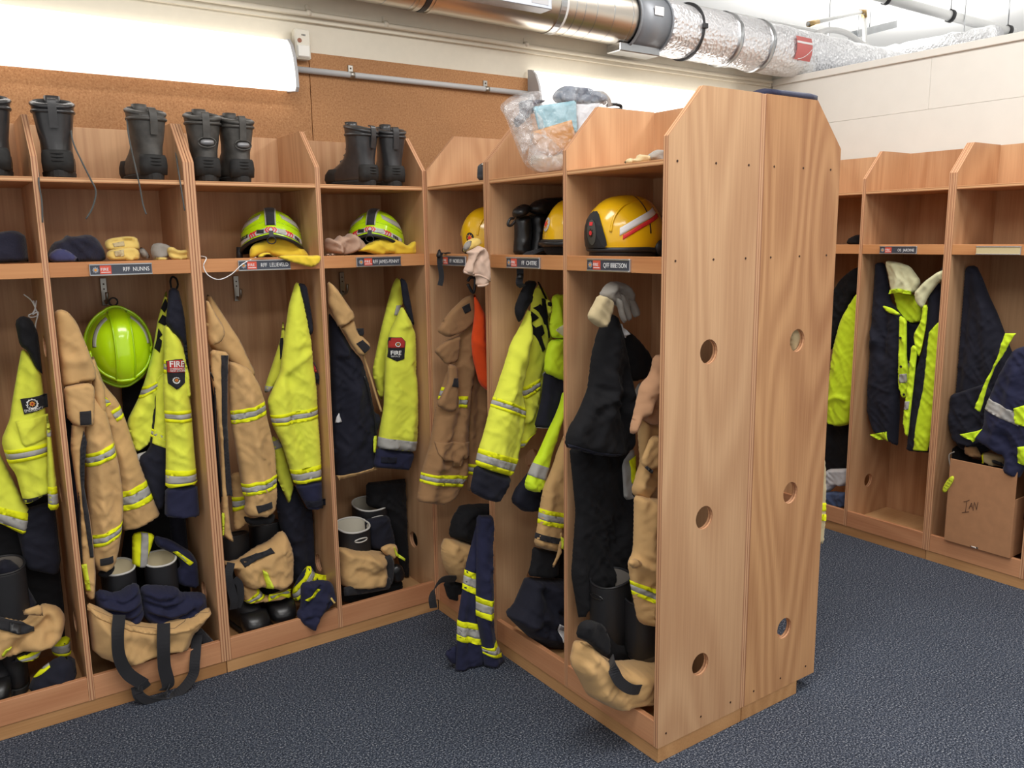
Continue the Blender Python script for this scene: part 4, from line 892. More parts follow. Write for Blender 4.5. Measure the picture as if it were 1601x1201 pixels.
p.text('lettering', 'EMERGENCY', *q('K4', '852,476 915,474'), .0085, EMBW, bd, .0075, 1.05); p.text('lettering', 'NEW ZEALAND', *q('K4', '852,486 915,484'), .0085, EMBW, bd, .0075, .9); p.emblem(q('K4', '882,528')[0], .0125, bd)
s_ = Panel(q('K4', '838,1080 1003,1060 1018,1205 1010,1225 930,1235 835,1228'), YP(3.105), .035, .045, clamp=b1); s_.build('cuff', NAVY, t)
s_ = Panel(q('K4', '858,64 905,68 925,150 945,240 960,330 985,470 975,520 940,430 930,340 880,290 840,250'), YP(3.09), .02, .025, clamp=b1); s_.build('collar', DNAVY, t)
s_ = Panel(q('K4', '940,430 970,520 985,560 985,625 945,625 930,560'), YP(3.09), .018, .02, clamp=b1); s_.build('chest_flap', HIVIS, t)
tube('hanging_loop', [PY(*x_, 3.12) for x_ in q('K4', '870,70 865,30 875,10 895,20 903,50 895,72')], .0035, BLK, t, 6)
t = garment('turnout_trousers', 'black trousers hanging behind the coat with the shield badge', 'trousers', (.6, 3.3, .3))
Panel(q('F', '190,600 232,590 262,700 316,690 316,930 290,960 180,930 200,800'), YP(3.355), .03, .05, clamp=b1).build('leg', BLK, t); Panel(q('F', '262,790 312,780 316,860 270,870'), YP(3.33), .03, .05, clamp=b1).build('leg', DNAVY, t)
wt('rubber boot with cream lining nearer the tan coat cuff', 184, 887, 3.2, r=.057, rim=RIMP, rz=.1, s=.75); wt('rubber boot with cream lining inside the navy trouser leg with tape loops', 250, 874, 3.2, r=.057, rim=RIMP, rz=-.1, s=.75)
for px, py in ((186, 893), (252, 881)):
    pass
t = garment('turnout_trousers', 'tan and navy trousers with long black braces trailing over the kick board', 'trousers', (.6, 3.12, .085), PG)
p = Panel(q('K5', '440,440 480,425 545,445 610,405 650,395 665,470 680,540 600,580 520,560 450,510'), YP(3.12), .07, .06, clamp=b1, wr=.015, step=.007, folds=[(q('K5', '470,455 560,470 640,425'), -.018, .007), (q('K5', '480,480 570,490 650,450'), .012, .008), (q('K5', '480,505 570,515 655,475'), -.02, .008), (q('K5', '510,540 590,545 670,505'), -.018, .008)]); p.build('leg', NAVY, t)
p = Panel(q('K5', '655,420 690,405 830,412 850,440 960,440 990,512 900,570 800,590 700,585 665,540'), YP(3.12), .075, .06, clamp=b1, wr=.016, step=.007, folds=[(q('K5', '680,440 760,460 840,430'), -.018, .007), (q('K5', '680,470 770,492 860,455'), -.02, .008), (q('K5', '690,500 780,522 880,480'), .012, .008), (q('K5', '690,520 790,545 890,500'), -.02, .008), (q('K5', '930,450 900,500 820,570'), .014, .012)]); p.build('leg', NAVY, t)
p = Panel(q('K5', '375,515 405,483 470,510 540,548 600,572 730,588 800,574 900,545 982,508 988,525 940,590 900,630 885,715 800,740 660,772 560,765 480,745 405,705 380,610'), YP(3.06), .07, .09, clamp=(.338, .744), wr=.012, zmin=.136, folds=[(q('K5', '420,560 500,600 540,700'), .02, .03), (q('K5', '600,650 700,690 800,650'), -.015, .03), (q('K5', '880,560 850,650'), .015, .03)]); sl = p.build('seat', TAN, t)
p.patch('waistband', q('K5', '405,490 540,552 600,577 730,593 800,580 982,512 975,530 800,600 730,608 600,592 540,570 405,510'), TAN, eps=.006)
st = lambda s: q('K5', s)
strap('brace', st('560,545 553,640 560,740 600,820 680,875'), [3.0, 2.968, 2.966, 2.972, 2.98], .042, (1, .3, 0), parent=t); strap('brace', st('768,585 768,700 772,790 790,870 770,900'), [3.0, 2.968, 2.966, 2.972, 2.98], .045, (1, .2, 0), parent=t)
strap('brace', st('925,640 915,760 905,830 850,900 780,940 700,950 655,930 640,880'), [3.04, 2.99, 2.98, 2.97, 2.97, 2.97, 2.97, 2.98], .036, (1, -.3, .2), parent=t)
strap('brace', st('700,860 650,905 690,945 760,935 800,870'), [2.98, 2.972, 2.965, 2.965, 2.975], .03, (.6, 0, 1), parent=t)
s_ = Panel(q('K5', '905,640 940,600 1015,680 970,705 940,680'), YP(3.05), .012, .012, clamp=(.3, .76)); s_.build('brace_end', WEB, t)
p = Panel(q('K5', '620,165 660,152 725,165 720,200 700,260 688,325 620,315'), YP(3.19), .02, .02, clamp=b1); p.build('tape_loop', LYEL, t); p.patch('tape_stripe', q('K5', '660,155 692,158 688,322 652,320'), SILV, eps=.004)
p = Panel(q('K5', '720,170 800,190 900,250 935,310 950,400 900,418 830,400 822,340 850,310 820,260 730,220'), YP(3.2), .04, .04, clamp=b1, wr=.012); p.build('leg_end', NAVY, t); p.patch('tape', q('K5', '805,242 825,236 897,285 878,300'), LYEL, eps=.004); p.patch('tape_stripe', q('K5', '830,252 850,262 868,284 850,270'), SILV, eps=.006)

# ------------------------------------------------------------------ corner locker: coat with long lapel
t = garment('firefighter_coat', 'tan coat with a long black velcro strip down its open front', 'coat', (.95, 3.12, .55), TG)
s_ = Panel(q('K6', '85,480 125,580 130,800 145,1000 160,1201 130,1260 112,1100 105,900 92,700'), YP(3.11), .012, .014, clamp=b2); s_.build('lining', DNAVY, t)
p = Panel(q('K6', '75,130 110,150 150,220 215,320 255,380 300,480 330,535 325,570 250,540 200,490 150,440 95,420 85,300'), YP(3.15), .03, .045, clamp=b2, wr=.008); p.build('shoulder', TAN, t)
s_ = Panel(q('F', '360,740 392,735 394,812 366,832'), YP(3.17), .02, .03, clamp=b2); s_.build('body', TAN, t); s_.band(q('K7', '165,150 270,132 270,200 170,242'))
p = Panel(q('F', '357,565 369,567 390,576 405,600 414,627 416,645 423,675 430,705 432,744 433,775 430,798 414,808 385,806 381,797 384,785 379,770 375,745 370,715 362,665 357,610'), YP(3.09), .05, .055, clamp=b2, wr=.010, folds=[(q('F', '385,600 395,680 405,760'), .014, .018), (q('F', '415,680 424,760'), -.01, .012), (q('F', '365,600 372,680'), -.01, .012)])
p.build('sleeve', TAN, t); p.band(q('K6', '180,748 375,685 390,750 190,815')); p.band(q('K6', '240,1125 438,1065 443,1125 245,1190')); p.patch('velcro_tab', q('K7', '300,190 395,162 403,198 310,232'), VEL, eps=.005)
s_ = Panel(q('K7', '240,265 300,285 440,250 436,300 400,318 300,325 258,310'), YP(3.10), .03, .035, clamp=b2); s_.build('knitted_cuff', BLK, t)
p = Panel(q('F', '328,546 358,551 357,575 355,620 355,700 357,790 361,830 366,847 361,847 348,836 346,770 344,700 338,640 330,590'), YP(3.062), .012, .014, clamp=b2, step=.007); p.build('front_flap', TAN, t)
p.patch('velcro_strip', q('K6', '150,452 188,452 182,600 182,780 188,950 205,1180 178,1180 162,950 152,780 150,600'), VEL, eps=.004)
tube('zip', [PY(*x_, 3.055) for x_ in q('K6', '95,540 118,600 122,750 135,950 150,1100 155,1190')], .003, ZIPM, t, 6)
s_ = Panel(q('K7', '105,246 128,250 122,400 108,390'), YP(3.04), .004, .004, clamp=b2, wr=0, step=.006); s_.build('zip_pull', LIMEP, t)
p = Panel(q('K6', '72,150 85,165 120,230 165,300 174,345 150,388 95,405 82,380 74,260'), YP(3.065), .025, .03, clamp=b2, wr=.007, folds=[(q('K6', '80,300 130,360 150,385'), -.008, .01)]); p.build('collar', TAN, t)
t = garment('firefighter_coat', 'yellow coat with two wide tape bands, hung above the navy trouser leg end', 'coat', (1.13, 3.15, .6), JG)
s_ = Panel(q('K6', '475,265 462,370 412,520 385,600 376,650 410,640 480,540 492,360'), YP(3.19), .025, .03, clamp=b2); s_.build('sleeve', HIVIS, t); s_.band(q('K6', '370,612 425,612 425,640 370,640'), 's'); s_.patch('badge', q('K6', '456,362 470,360 466,440 450,470'), BADGE)
s_ = Panel(q('F', '424,680 440,690 460,760 452,790 432,745'), YP(3.18), .015, .02, clamp=b2); s_.build('body', HIVIS, t); s_.band(q('K6', '415,905 450,890 460,930 420,945'), 's')
p = Panel(q('K6', '540,70 560,75 602,270 618,360 630,480 662,650 686,730 712,900 737,1030 742,1087 535,1127 520,1080 470,920 420,820 393,690 410,650 460,540 480,360 490,300 505,190'), YP(3.10), .045, .06, clamp=b2, wr=.008, folds=[(q('K6', '620,430 540,480 470,540'), .012, .014), (q('K6', '600,380 560,380 520,400'), .008, .014), (q('K6', '500,560 520,800 590,1000'), -.012, .02), (q('K6', '640,820 680,1000'), .008, .02)])
p.build('sleeve', HIVIS, t); p.band(q('K6', '398,765 682,708 690,765 410,822')); p.band(q('K6', '505,1047 730,1000 745,1085 530,1127'))
bd = p.patch('badge', q('K6', '618,482 634,490 652,560 652,602 638,585'), BADGE); p.patch('badge_field', q('K6', '620,486 632,492 645,540 628,540'), REDP, bd, eps=.005)
s_ = Panel(q('K6', '552,72 598,84 615,180 630,270 634,335 612,352 600,270'), YP(3.085), .015, .018, clamp=b2); s_.build('collar', DNAVY, t)
s_ = Panel(q('K6', '533,1125 742,1085 768,1215 765,1235 610,1262 590,1230'), YP(3.10), .04, .05, clamp=b2, wr=.008); s_.build('cuff', NAVY, t); s_.patch('cuff_tab', q('K6', '585,1205 702,1195 704,1228 590,1240'), DNAVY)
t = garment('station_trousers', 'navy trousers with crumpled taped leg end spilling over the kick board', 'trousers', (1.12, 3.2, .085))
Panel(q('K7', '450,20 560,70 640,230 740,215 745,400 760,640 640,700 560,700 535,520 470,340 440,150'), YP(3.22), .045, .06, clamp=b2, wr=.012, folds=[(q('K7', '620,260 640,500 660,640'), -.015, .02)]).build('leg', DNAVY, t)
p = Panel(q('K7', '545,740 590,640 655,570 700,640 760,635 765,690 640,720 600,800 560,800'), YP(3.14), .03, .03, clamp=b2); p.build('hem', NAVY, t); p.band(q('K7', '555,720 650,570 700,640 560,800')); p.patch('tape', q('K7', '690,622 758,632 758,670 700,662'), LYEL)
p = Panel(q('K7', '572,880 600,830 600,690 650,680 720,665 780,675 805,700 822,790 740,858 700,900 680,980 640,965 590,930'), YP(3.035), .045, .045, clamp=(.8, 1.235), wr=.014, step=.007, folds=[(q('K7', '700,700 640,800 600,860'), -.02, .012), (q('K7', '740,760 690,860 660,950'), .02, .012), (q('K7', '620,900 680,880'), -.015, .01)]); p.build('leg_end', NAVY, t); p.patch('zip_pull', q('K7', '762,765 775,760 792,790 783,796'), GLOVEY, eps=.006); p.patch('tape', q('K7', '612,780 690,710 705,712 640,790'), LYEL)
t = garment('turnout_trousers', 'tan trousers with a lime zip pull slumped between two toe-out rubber boots', 'trousers', (.95, 3.13, .085), PG)
p = Panel(q('K7', '110,545 190,555 320,465 400,430 480,355 510,380 540,460 545,560 535,650 440,712 360,695 280,705 230,700 190,640 180,590 115,570'), YP(3.15), .08, .07, clamp=b2, wr=.014, folds=[(q('K7', '215,560 330,510 480,370'), -.02, .016), (q('K7', '330,580 330,690'), -.018, .016), (q('K7', '400,660 480,690 530,650'), .02, .02)]); p.build('seat', TAN, t)
p.pull(q('K7', '325,572 348,580 388,688 355,698')); p.patch('belt', q('K7', '210,540 300,485 390,445 400,465 310,510 220,560'), WEB, eps=.006)
strap('brace', q('K7', '165,560 150,640 165,720 185,800 180,850'), [3.05, 3.03, 3.03, 3.03, 3.04], .03, (1, 0, 0), parent=t); strap('brace', q('K7', '185,660 220,700 225,780 205,840'), 3.045, .025, (1, 0, .2), parent=t)
s_ = Panel(q('K7', '225,700 330,715 380,770 530,715 540,770 400,800 250,815'), YP(3.13), .03, .03, clamp=b2); s_.build('hem', TAN, t); s_.band(q('K7', '245,800 330,715 380,760 260,812')); s_.patch('tape', q('K7', '390,745 530,715 525,770 460,750 385,790'), LYEL); s_.patch('tape_stripe', q('K7', '395,755 500,722 525,735 460,740 400,770'), SILV, eps=.006)
wa, wb_ = PY(395, 985, 3.06), PY(440, 965, 3.12)
welly('black rubber boot, toe out, in front of its mate under the lime zip pull', wa.x+.005, 3.262, .36, math.pi+.12, inner=BOOTDK); welly('black rubber boot, toe out, beside the navy trouser leg end', wb_.x+.012, 3.29, .37, math.pi-.02, inner=BOOTDK)

# ------------------------------------------------------------------ corner locker: inside-out coat
t = garment('firefighter_coat', 'tan coat hung open showing its dark quilted lining', 'coat', (1.38, 3.15, .6), TG)
p = Panel(q('K6', '712,225 770,305 830,420 880,465 920,600 950,750 985,765 965,850 948,1038 850,1065 750,1090 735,900 725,600'), YP(3.14), .05, .06, clamp=b3, wr=.012, folds=[(q('K6', '760,480 770,700 760,900'), -.02, .02), (q('K6', '840,640 860,880'), .018, .03)]); p.build('lining', DNAVY, t)
tube('coat_edge', [PY(*x_, 3.10) for x_ in q('K6', '895,455 930,560 960,660 988,745')], .005, TAN, t, 6); p.patch('hem', q('K6', '748,1075 850,1050 950,1022 948,1042 850,1068 752,1095'), TAN, eps=.005)
p.patch('wash_tag', q('K6', '737,800 742,770 755,750 770,795'), INK, eps=.006)
s_ = Panel(q('K6', '770,310 845,262 862,330 892,355 938,402 905,455 872,455 832,400 800,335'), YP(3.07), .02, .025, clamp=b3, wr=.005); s_.build('throat_tab', TAN, t); s_.patch('velcro_patch', q('K6', '848,390 880,370 923,410 890,440'), VEL); s_.patch('velcro_patch', q('K6', '855,312 885,310 888,350 866,346'), VEL)
p = Panel(q('K6', '706,62 745,90 795,160 845,232 850,262 766,314 732,232 710,190'), YP(3.06), .025, .03, clamp=b3, wr=.006, folds=[(q('K6', '740,120 800,200 838,255'), .006, .012)]); p.build('collar', TAN, t)
tube('zip', [PY(*x_, 3.085) for x_ in q('K6', '900,560 930,680 955,800 962,870')], .003, ZIPM, t, 6); s_ = Panel(q('K6', '946,875 968,870 960,965 946,960'), YP(3.08), .004, .004, clamp=b3, wr=0, step=.006); s_.build('zip_pull', LIMEP, t)
t = garment('firefighter_coat', 'yellow coat with one plain silver band and a shield badge with red top', 'coat', (1.58, 3.15, .7), JG)
p = Panel(q('K6', '1068,45 1088,60 1100,170 1075,270 1040,330 1015,450 1005,600 990,695 960,620 940,535 985,320 1020,180 1048,80'), YP(3.18), .03, .035, clamp=b3); p.build('sleeve', HIVIS, t); p.patch('tape', q('K6', '1048,190 1075,188 1066,242 1038,240'), SILV)
p = Panel(q('K6', '1030,330 1060,270 1095,190 1130,250 1165,350 1190,420 1203,560 1206,680 1192,760 1172,880 1162,957 1060,948 965,937 975,860 1000,720 1005,560 1010,430'), YP(3.10), .045, .06, clamp=b3, wr=.008, folds=[(q('K6', '1140,500 1170,560 1195,580'), -.015, .012), (q('K6', '1120,420 1160,640 1120,860'), .012, .022), (q('K6', '1040,300 1080,300 1120,290'), .01, .012)])
p.build('sleeve', HIVIS, t); p.band(q('K6', '960,875 1175,897 1160,957 955,937'), 's'); bd = p.patch('badge', q('K6', '1022,357 1070,354 1088,375 1083,465 1050,480 1012,460'), BADGE); p.patch('badge_field', q('K6', '1024,360 1069,357 1085,376 1084,408 1016,412'), REDP, bd, eps=.0052); p.emblem(q('K6', '1054,392')[0], .0105, bd); p.text('lettering', 'FIRE', *q('K6', '1020,446 1080,444'), .024, EMBW, bd, .0065, .95, .0004); p.text('lettering', 'SERVICE', *q('K6', '1022,458 1080,456'), .0085, EMBW, bd, .0065, 1.1)
s_ = Panel(q('K6', '960,935 1162,957 1148,1010 1132,1052 945,1037'), YP(3.10), .04, .05, clamp=b3); s_.build('cuff', NAVY, t); s_.patch('cuff_tab', q('K6', '972,975 1050,978 1048,1008 970,1005'), DNAVY)
s_ = Panel(q('K6', '1085,45 1120,65 1142,180 1162,300 1142,285 1102,180'), YP(3.085), .014, .016, clamp=b3); s_.build('collar', DNAVY, t)
t = garment('station_trousers', 'black trousers hanging behind the coat with the plain silver band', 'trousers', (1.58, 3.28, .1))
Panel(q('K7', '1010,60 1330,20 1335,300 1290,450 1330,660 1240,650 1190,450 1130,240 1010,200'), YP(3.24), .05, .06, clamp=b3, zmin=ZF, wr=.012).build('leg', BLK, t)
wt('rubber boot with pale grey lining and pull slots in front of its mate', 551, 822, 3.15, r=.07, inner=BOOTPALE, rim=RIMP, slot=True, rz=.1, s=.8); wt('rubber boot with pale grey lining behind its mate against the black trousers', 578, 788, 3.27, r=.075, inner=BOOTPALE, rim=RIMP, slot=True, rz=0, s=.55)
t = garment('turnout_trousers', 'tan trousers around the pale-lined boots, black belt trailing below', 'trousers', (1.42, 3.12, .085), PG)
p = Panel(q('K7', '830,462 960,474 1115,490 1125,600 1110,680 980,697 850,705 825,640'), YP(3.10), .085, .06, clamp=b3, wr=.010, folds=[(q('K7', '1000,500 1050,540 1110,530'), .016, .014), (q('K7', '850,560 980,600 1090,580'), -.012, .02)]); p.build('seat', TAN, t)
s_ = Panel(q('K7', '1092,470 1150,440 1200,445 1210,490 1190,540 1130,512'), YP(3.06), .02, .02, clamp=b3); s_.build('waist_flap', TAN, t); s_.pull(q('K7', '1170,450 1190,490 1240,525 1238,540 1185,510'))
s_ = Panel(q('K7', '1000,290 1060,280 1150,260 1180,380 1190,450 1100,460 1040,480 1010,420'), YP(3.16), .05, .05, clamp=b3, wr=.012); s_.build('lining', DNAVY, t)
s_ = Panel(q('K7', '850,720 1000,685 1160,645 1170,680 1160,725 1000,755 860,772'), YP(3.035), .012, .012, clamp=b3); s_.build('belt', WEB, t); s_ = Panel(q('K7', '1120,520 1170,510 1190,570 1180,690 1150,700 1140,600'), YP(3.04), .012, .012, clamp=b3); s_.build('brace', WEB, t)
s_ = Panel(q('K7', '860,740 1100,700 1230,660 1235,720 1050,770 900,790 860,810'), YP(3.12), .05, .05, clamp=b3, zmin=ZF); s_.build('leg', BLK, t); s_ = Panel(q('K7', '1150,600 1190,565 1235,575 1250,630 1235,670 1180,690'), YP(3.07), .03, .03, clamp=b3); s_.build('knee_pad', RUBG, t)
# ================================================================== things on the helmet shelves and tops
def lump(name, label, cat, pl, T, pts, mat, group=None, part='body', folds=(), loc=None, **kw):
    p = Panel(pts, pl, T, folds=folds, **kw); w = p.to(*p.proj(pts[0]), 0)
    t = garment(name, label, cat, (w[0], w[1], min(b for a, b in p.P)), group); p.build(part, mat, t); return p, t
ZH = 1.5372
DKNIT = cloth('dark_navy_knit', (34, 34, 50), .2, weave=260, bs=.5); BLUEF = cloth('blue_fleece', (64, 66, 104), .12)
p, t = lump('knitted_hat', 'dark navy knitted hat on the shelf beyond the thin divider', 'hat', YP(3.16), .06, q('K1', '-160,860 -60,830 0,822 90,812 150,850 200,920 206,985 -160,1000'), DKNIT, R=.06, zmin=ZH, clamp=b0, wr=.008)
p, t = lump('knitted_hat', 'dark navy knitted hat with blue lining on the shelf by the gold gloves', 'hat', YP(3.16), .055, q('K1', '255,960 290,880 345,865 365,838 400,850 490,834 540,860 580,930 585,982 260,990'), DKNIT, R=.06, zmin=ZH, clamp=b1, wr=.010)
s_ = Panel(q('K1', '266,945 320,910 380,925 440,975 430,984 270,988'), YP(3.08), .02, .02, zmin=ZH, clamp=b1, wr=.004); s_.build('turned_lining', BLUEF, t)
p, t = lump('work_glove', 'folded gold leather glove beside the dark knitted hat', 'glove', YP(3.10), .03, q('K1', '585,960 590,930 640,912 740,905 770,930 772,975 720,982 610,980'), GLOVEY, 'gold leather gloves', R=.02, zmin=ZH, wr=.006, step=.006)
p.patch('leather_patch', q('K1', '622,928 675,918 675,955 630,958'), GLOVET, eps=.003)
s_ = Panel(q('K1', '575,880 600,858 700,845 755,850 772,890 770,925 700,915 590,930'), YP(3.12), .028, .02, wr=.006, step=.006, folds=[(q('K1', '590,885 660,868 720,870'), -.014, .008)]); s_.build('cuff', GLOVEY, t); s_.patch('leather_patch', q('K1', '615,885 680,872 680,900 622,905'), GLOVET, eps=.003)
p, t = lump('work_glove', 'grey glove with gold gauntlet cuff beside the thick double divider', 'glove', YP(3.09), .03, q('K1', '830,930 840,890 880,880 925,892 945,905 930,960 900,970 845,972'), GREYG, 'gold leather gloves', R=.025, zmin=ZH, wr=.006, step=.006)
s_ = Panel(q('K1', '918,915 950,900 985,925 1040,918 1062,940 1050,968 1010,978 940,975'), YP(3.06), .024, .02, zmin=ZH, wr=.004, step=.006, folds=[(q('K1', '940,940 1000,955 1045,945'), -.012, .008)]); s_.build('gauntlet_cuff', GLOVEY, t)
s_ = Panel(q('K1', '770,905 800,915 835,965 790,972 775,955'), YP(3.13), .02, .02, zmin=ZH); s_.build('finger', GREYG, t); s_ = Panel(q('K1', '848,966 900,960 930,965 920,979 850,979'), YP(3.05), .01, .01, zmin=ZH); s_.build('finger', GLOVEY, t)
p, t = lump('knitted_hood', 'crumpled beige knitted hood lying against the tipped lime helmet', 'hood', YP(3.12), .05, q('M2', '65,570 130,545 190,590 260,510 330,540 400,480 520,520 620,620 680,730 480,745 400,785 250,785 70,740'), KNIT, R=.05, zmin=ZH, clamp=b3, wr=.012, step=.007,
             folds=[(q('M2', '80,600 160,640 260,760'), .02, .012), (q('M2', '190,600 300,570 380,500'), .02, .012), (q('M2', '300,560 360,640 330,740'), -.02, .01), (q('M2', '430,540 480,620 440,720'), .018, .012), (q('M2', '100,650 200,690 300,770'), -.015, .01)])
p, t = lump('glove_liner', 'flat beige cloth scrap under the crumpled knitted hood', 'cloth', YP(3.045), .012, q('M2', '70,785 150,768 212,775 215,800 70,800'), KNIT, R=.012, zmin=ZH, clamp=b3, wr=.003)
t = garment('earphone_cable', 'thin white cable looping down over the shelf rail', 'cable', (.87, 3.0, 1.45))
tube('cable', [PY(*x_, y_) for x_, y_ in zip(q('K2', '110,955 150,965 135,1010 160,1060 220,1085 290,1055 350,1000 425,962'), [3.05, 3.01, 2.998, 2.996, 2.996, 2.996, 2.994, 3.03])], .0018, INK, t, 6)
# ---- free-standing row: shelf things
p, t = lump('knitted_hood', 'pale pink knitted hood with piped hems hanging over the rail', 'hood', YP(2.50), .03, q('M8', '515,255 640,215 740,150 790,190 830,185 880,270 910,480 915,760 850,870 690,840 700,690 640,660 560,650 470,600 490,560 590,330'), PINKT, R=.035, wr=.008, step=.006,
             folds=[(q('M8', '740,170 660,290 590,420'), .012, .010), (q('M8', '690,300 640,450 640,640'), -.018, .010), (q('M8', '850,200 880,400 890,700'), .01, .012)])
for s in ('475,600 530,625 640,645 600,620', '640,660 720,660 840,730 910,760', '690,840 780,830 850,800', '640,400 700,300 800,205'): tube('piped_hem', [p.at(x_, -.001) for x_ in q('M8', s)], .004, PINKT, t, 6)
p, t = lump('work_glove', 'pale yellow glove with grey lined cuff above the pink hood', 'glove', YP(2.54), .035, q('M8', '480,200 510,100 600,40 690,15 760,50 780,130 740,160 640,215 520,255 490,280'), GLOVEY, 'gold leather gloves', R=.03, wr=.006, step=.006)
s_ = Panel(q('M8', '478,200 500,130 560,75 630,70 615,140 580,220 500,250'), YP(2.50), .014, .014, wr=.003); s_.build('lining', GREYG, t)
t = garment('helmet_strap', 'black helmet strap hanging over the rail clear of the pink hood', 'strap', (1.66, 2.9, 1.4)); strap('webbing', q('M8', '250,285 150,280 90,300 80,450 105,600 110,720 85,835'), [2.86, 2.86, 2.86, 2.86, 2.86, 2.86, 2.86], .02, (1, -.4, 0), parent=t)
s_ = Panel(q('M8', '15,340 60,215 98,225 110,340 60,360'), YP(2.855), .012, .012, wr=.003); s_.build('buckle', DARKP, t)
t = garment('helmet_strap', 'black webbing strap with side-release buckle over the rail under folded leggings', 'strap', (1.68, 2.4, 1.38)); strap('webbing', q('M4', '1250,650 1120,690 1030,735 980,800 970,880 970,960 960,1040 1000,1080'), [2.38, 2.38, 2.385, 2.385, 2.385, 2.385, 2.385, 2.39], .024, (1, -.6, 0), parent=t)
s_ = Panel(q('M4', '938,935 1000,930 1000,985 935,990'), YP(2.378), .010, .01, wr=.001, sm=0); s_.build('buckle', DARKP, t)
PVC = plain('black_pvc', (27, 27, 29), .33, nscale=14, nstr=.1)
p, t = lump('folded_leggings', 'shiny black leggings folded with two rolled ends', 'leggings', YP(2.50), .04, q('M4', '900,290 1060,260 1090,400 1060,720 888,720 905,500'), PVC, R=.04, zmin=ZH, wr=.006)
for s, T, Y in (('875,240 900,190 1000,135 1070,150 1065,250 960,295 890,290', .045, 2.48), ('1055,180 1120,110 1250,70 1500,55 1500,160 1300,255 1150,265 1065,225', .05, 2.47)): s_ = Panel(q('M4', s), YP(Y), T, .04, wr=.006); s_.build('rolled_end', PVC, t)
s_ = Panel(q('M4', '1050,262 1200,250 1400,200 1460,300 1460,720 1045,720 1085,450'), YP(2.495), .04, .05, zmin=ZH, wr=.008, folds=[(q('M4', '1110,280 1120,450 1080,700'), .012, .014)]); s_.build('leg', PVC, t)
tube('pull_loop', [PY(*x_, 2.45) for x_ in q('M4', '900,300 855,310 830,370 860,385 900,350 905,330')], .005, PVC, t, 6)
# ---- things on top
CLEAR = None
def clearmat():
    mt, nt, b = newmat('clear_plastic_film'); mp = coords(nt); n = N(nt, 'ShaderNodeTexNoise', Scale=22.0, Detail=5.0, Distortion=1.2); L(nt, mp.outputs[0], n.inputs['Vector'])
    b.inputs['Base Color'].default_value = (.95, .96, .97, 1); b.inputs['Roughness'].default_value = .12; b.inputs['Specular IOR Level'].default_value = .8; b.inputs['Alpha'].default_value = .24; b.inputs['Coat Weight'].default_value = 1.
    bump(nt, b, n.outputs['Fac'], 1., .045); return mt
CLEAR = clearmat()
BLUEC = plain('blue_card', (150, 200, 216), .6, var=.04); MANIL = plain('orange_envelope', (206, 146, 76), .65, var=.05); PAPER = plain('white_paper', (226, 228, 234), .6); DENIM = cloth('blue_grey_cloth', (98, 112, 132), .15); CHAR = cloth('charcoal_cloth', (66, 68, 72), .2)
yb = 2.36
t = garment('plastic_bag', 'clear plastic bag crammed with papers and straps on the locker top', 'bag', (1.85, yb, ZS2+.001))
p = Panel(q('K3', '425,160 490,105 560,85 640,78 720,90 740,70 790,50 900,65 960,85 1020,110 1030,170 960,230 860,330 790,400 782,515 640,535 570,490 535,410 495,300 470,230'), YP(yb), .07, .08, wr=.022, step=.008, zmin=ZS2+.002, folds=[(q('K3', '500,120 560,250 600,420'), .02, .012), (q('K3', '600,100 580,200 610,330'), -.02, .010), (q('K3', '640,350 700,420 760,500'), .02, .010), (q('K3', '540,400 620,460 700,500'), .018, .010)]); p.build('film', CLEAR, t)
for s, Y in (('440,170 560,95 620,90 590,200 620,330 560,440 510,310', yb-.06), ('600,300 700,330 780,410 775,510 650,530 580,480', yb-.055)): Panel(q('K3', s), YP(Y), .02, .05, wr=.03, step=.007, hem=False).build('film_fold', CLEAR, t)
def bagthing(name, label, cat, Y, s, mat, T=.006, R=.006, wr=.002, part='sheet', **kw):
    return lump(name, label, cat, YP(Y), T, q('K3', s), mat, part=part, R=R, wr=wr, **kw)
bagthing('blue_booklet', 'light blue printed booklet inside the clear bag', 'booklet', yb-.005, '610,165 850,130 858,305 740,330 645,300', BLUEC, sm=0)
pp, tt = bagthing('envelope', 'orange envelope inside the clear bag, in front of the blue booklet', 'envelope', yb-.02, '600,305 825,238 845,318 800,400 720,440 640,420 600,350', MANIL, sm=0)
bagthing('paper_sheet', 'white sheet of paper inside the bag behind the blue booklet', 'paper', yb+.01, '845,150 985,145 960,200 860,310', PAPER, sm=0)
bagthing('wadded_paper', 'crumpled beige paper in the bottom of the clear bag', 'paper', yb, '600,430 700,440 770,410 775,508 650,525 600,500', cloth('beige_paper', (204, 184, 158), .1), .03, .03, .012, 'wad', zmin=ZS2+.004)
bagthing('rolled_strap', 'dark navy rolled webbing inside the clear bag', 'strap', yb+.02, '530,135 600,125 690,130 620,165 600,210 560,250 520,290 500,240 540,200', NAVY, .03, .025, .01, 'roll')
bagthing('cloth_bundle', 'blue-grey cloth bundle topping the clear bag', 'cloth', yb+.045, '715,110 745,70 790,48 900,62 960,88 1010,115 1000,150 860,160 740,150', DENIM, .04, .035, .012, 'bundle')
t = garment('harness_strap', 'grey strap looping out of the clear bag with a metal hook', 'strap', (1.95, yb+.03, 2.05)); tube('strap_loop', [PY(*x_, yb+.03) for x_ in q('K3', '930,100 960,88 1000,95 1030,130 1035,165')], .008, GREYG, t, 8); tube('strap_loop', [PY(*x_, yb+.04) for x_ in q('K3', '900,110 940,120 980,110 1010,150')], .008, GREYG, t, 8)
tube('hook', [PY(*x_, yb+.03) for x_ in q('K3', '1020,160 1060,152 1095,160 1095,178 1050,182')], .006, ZIPM, t, 8)
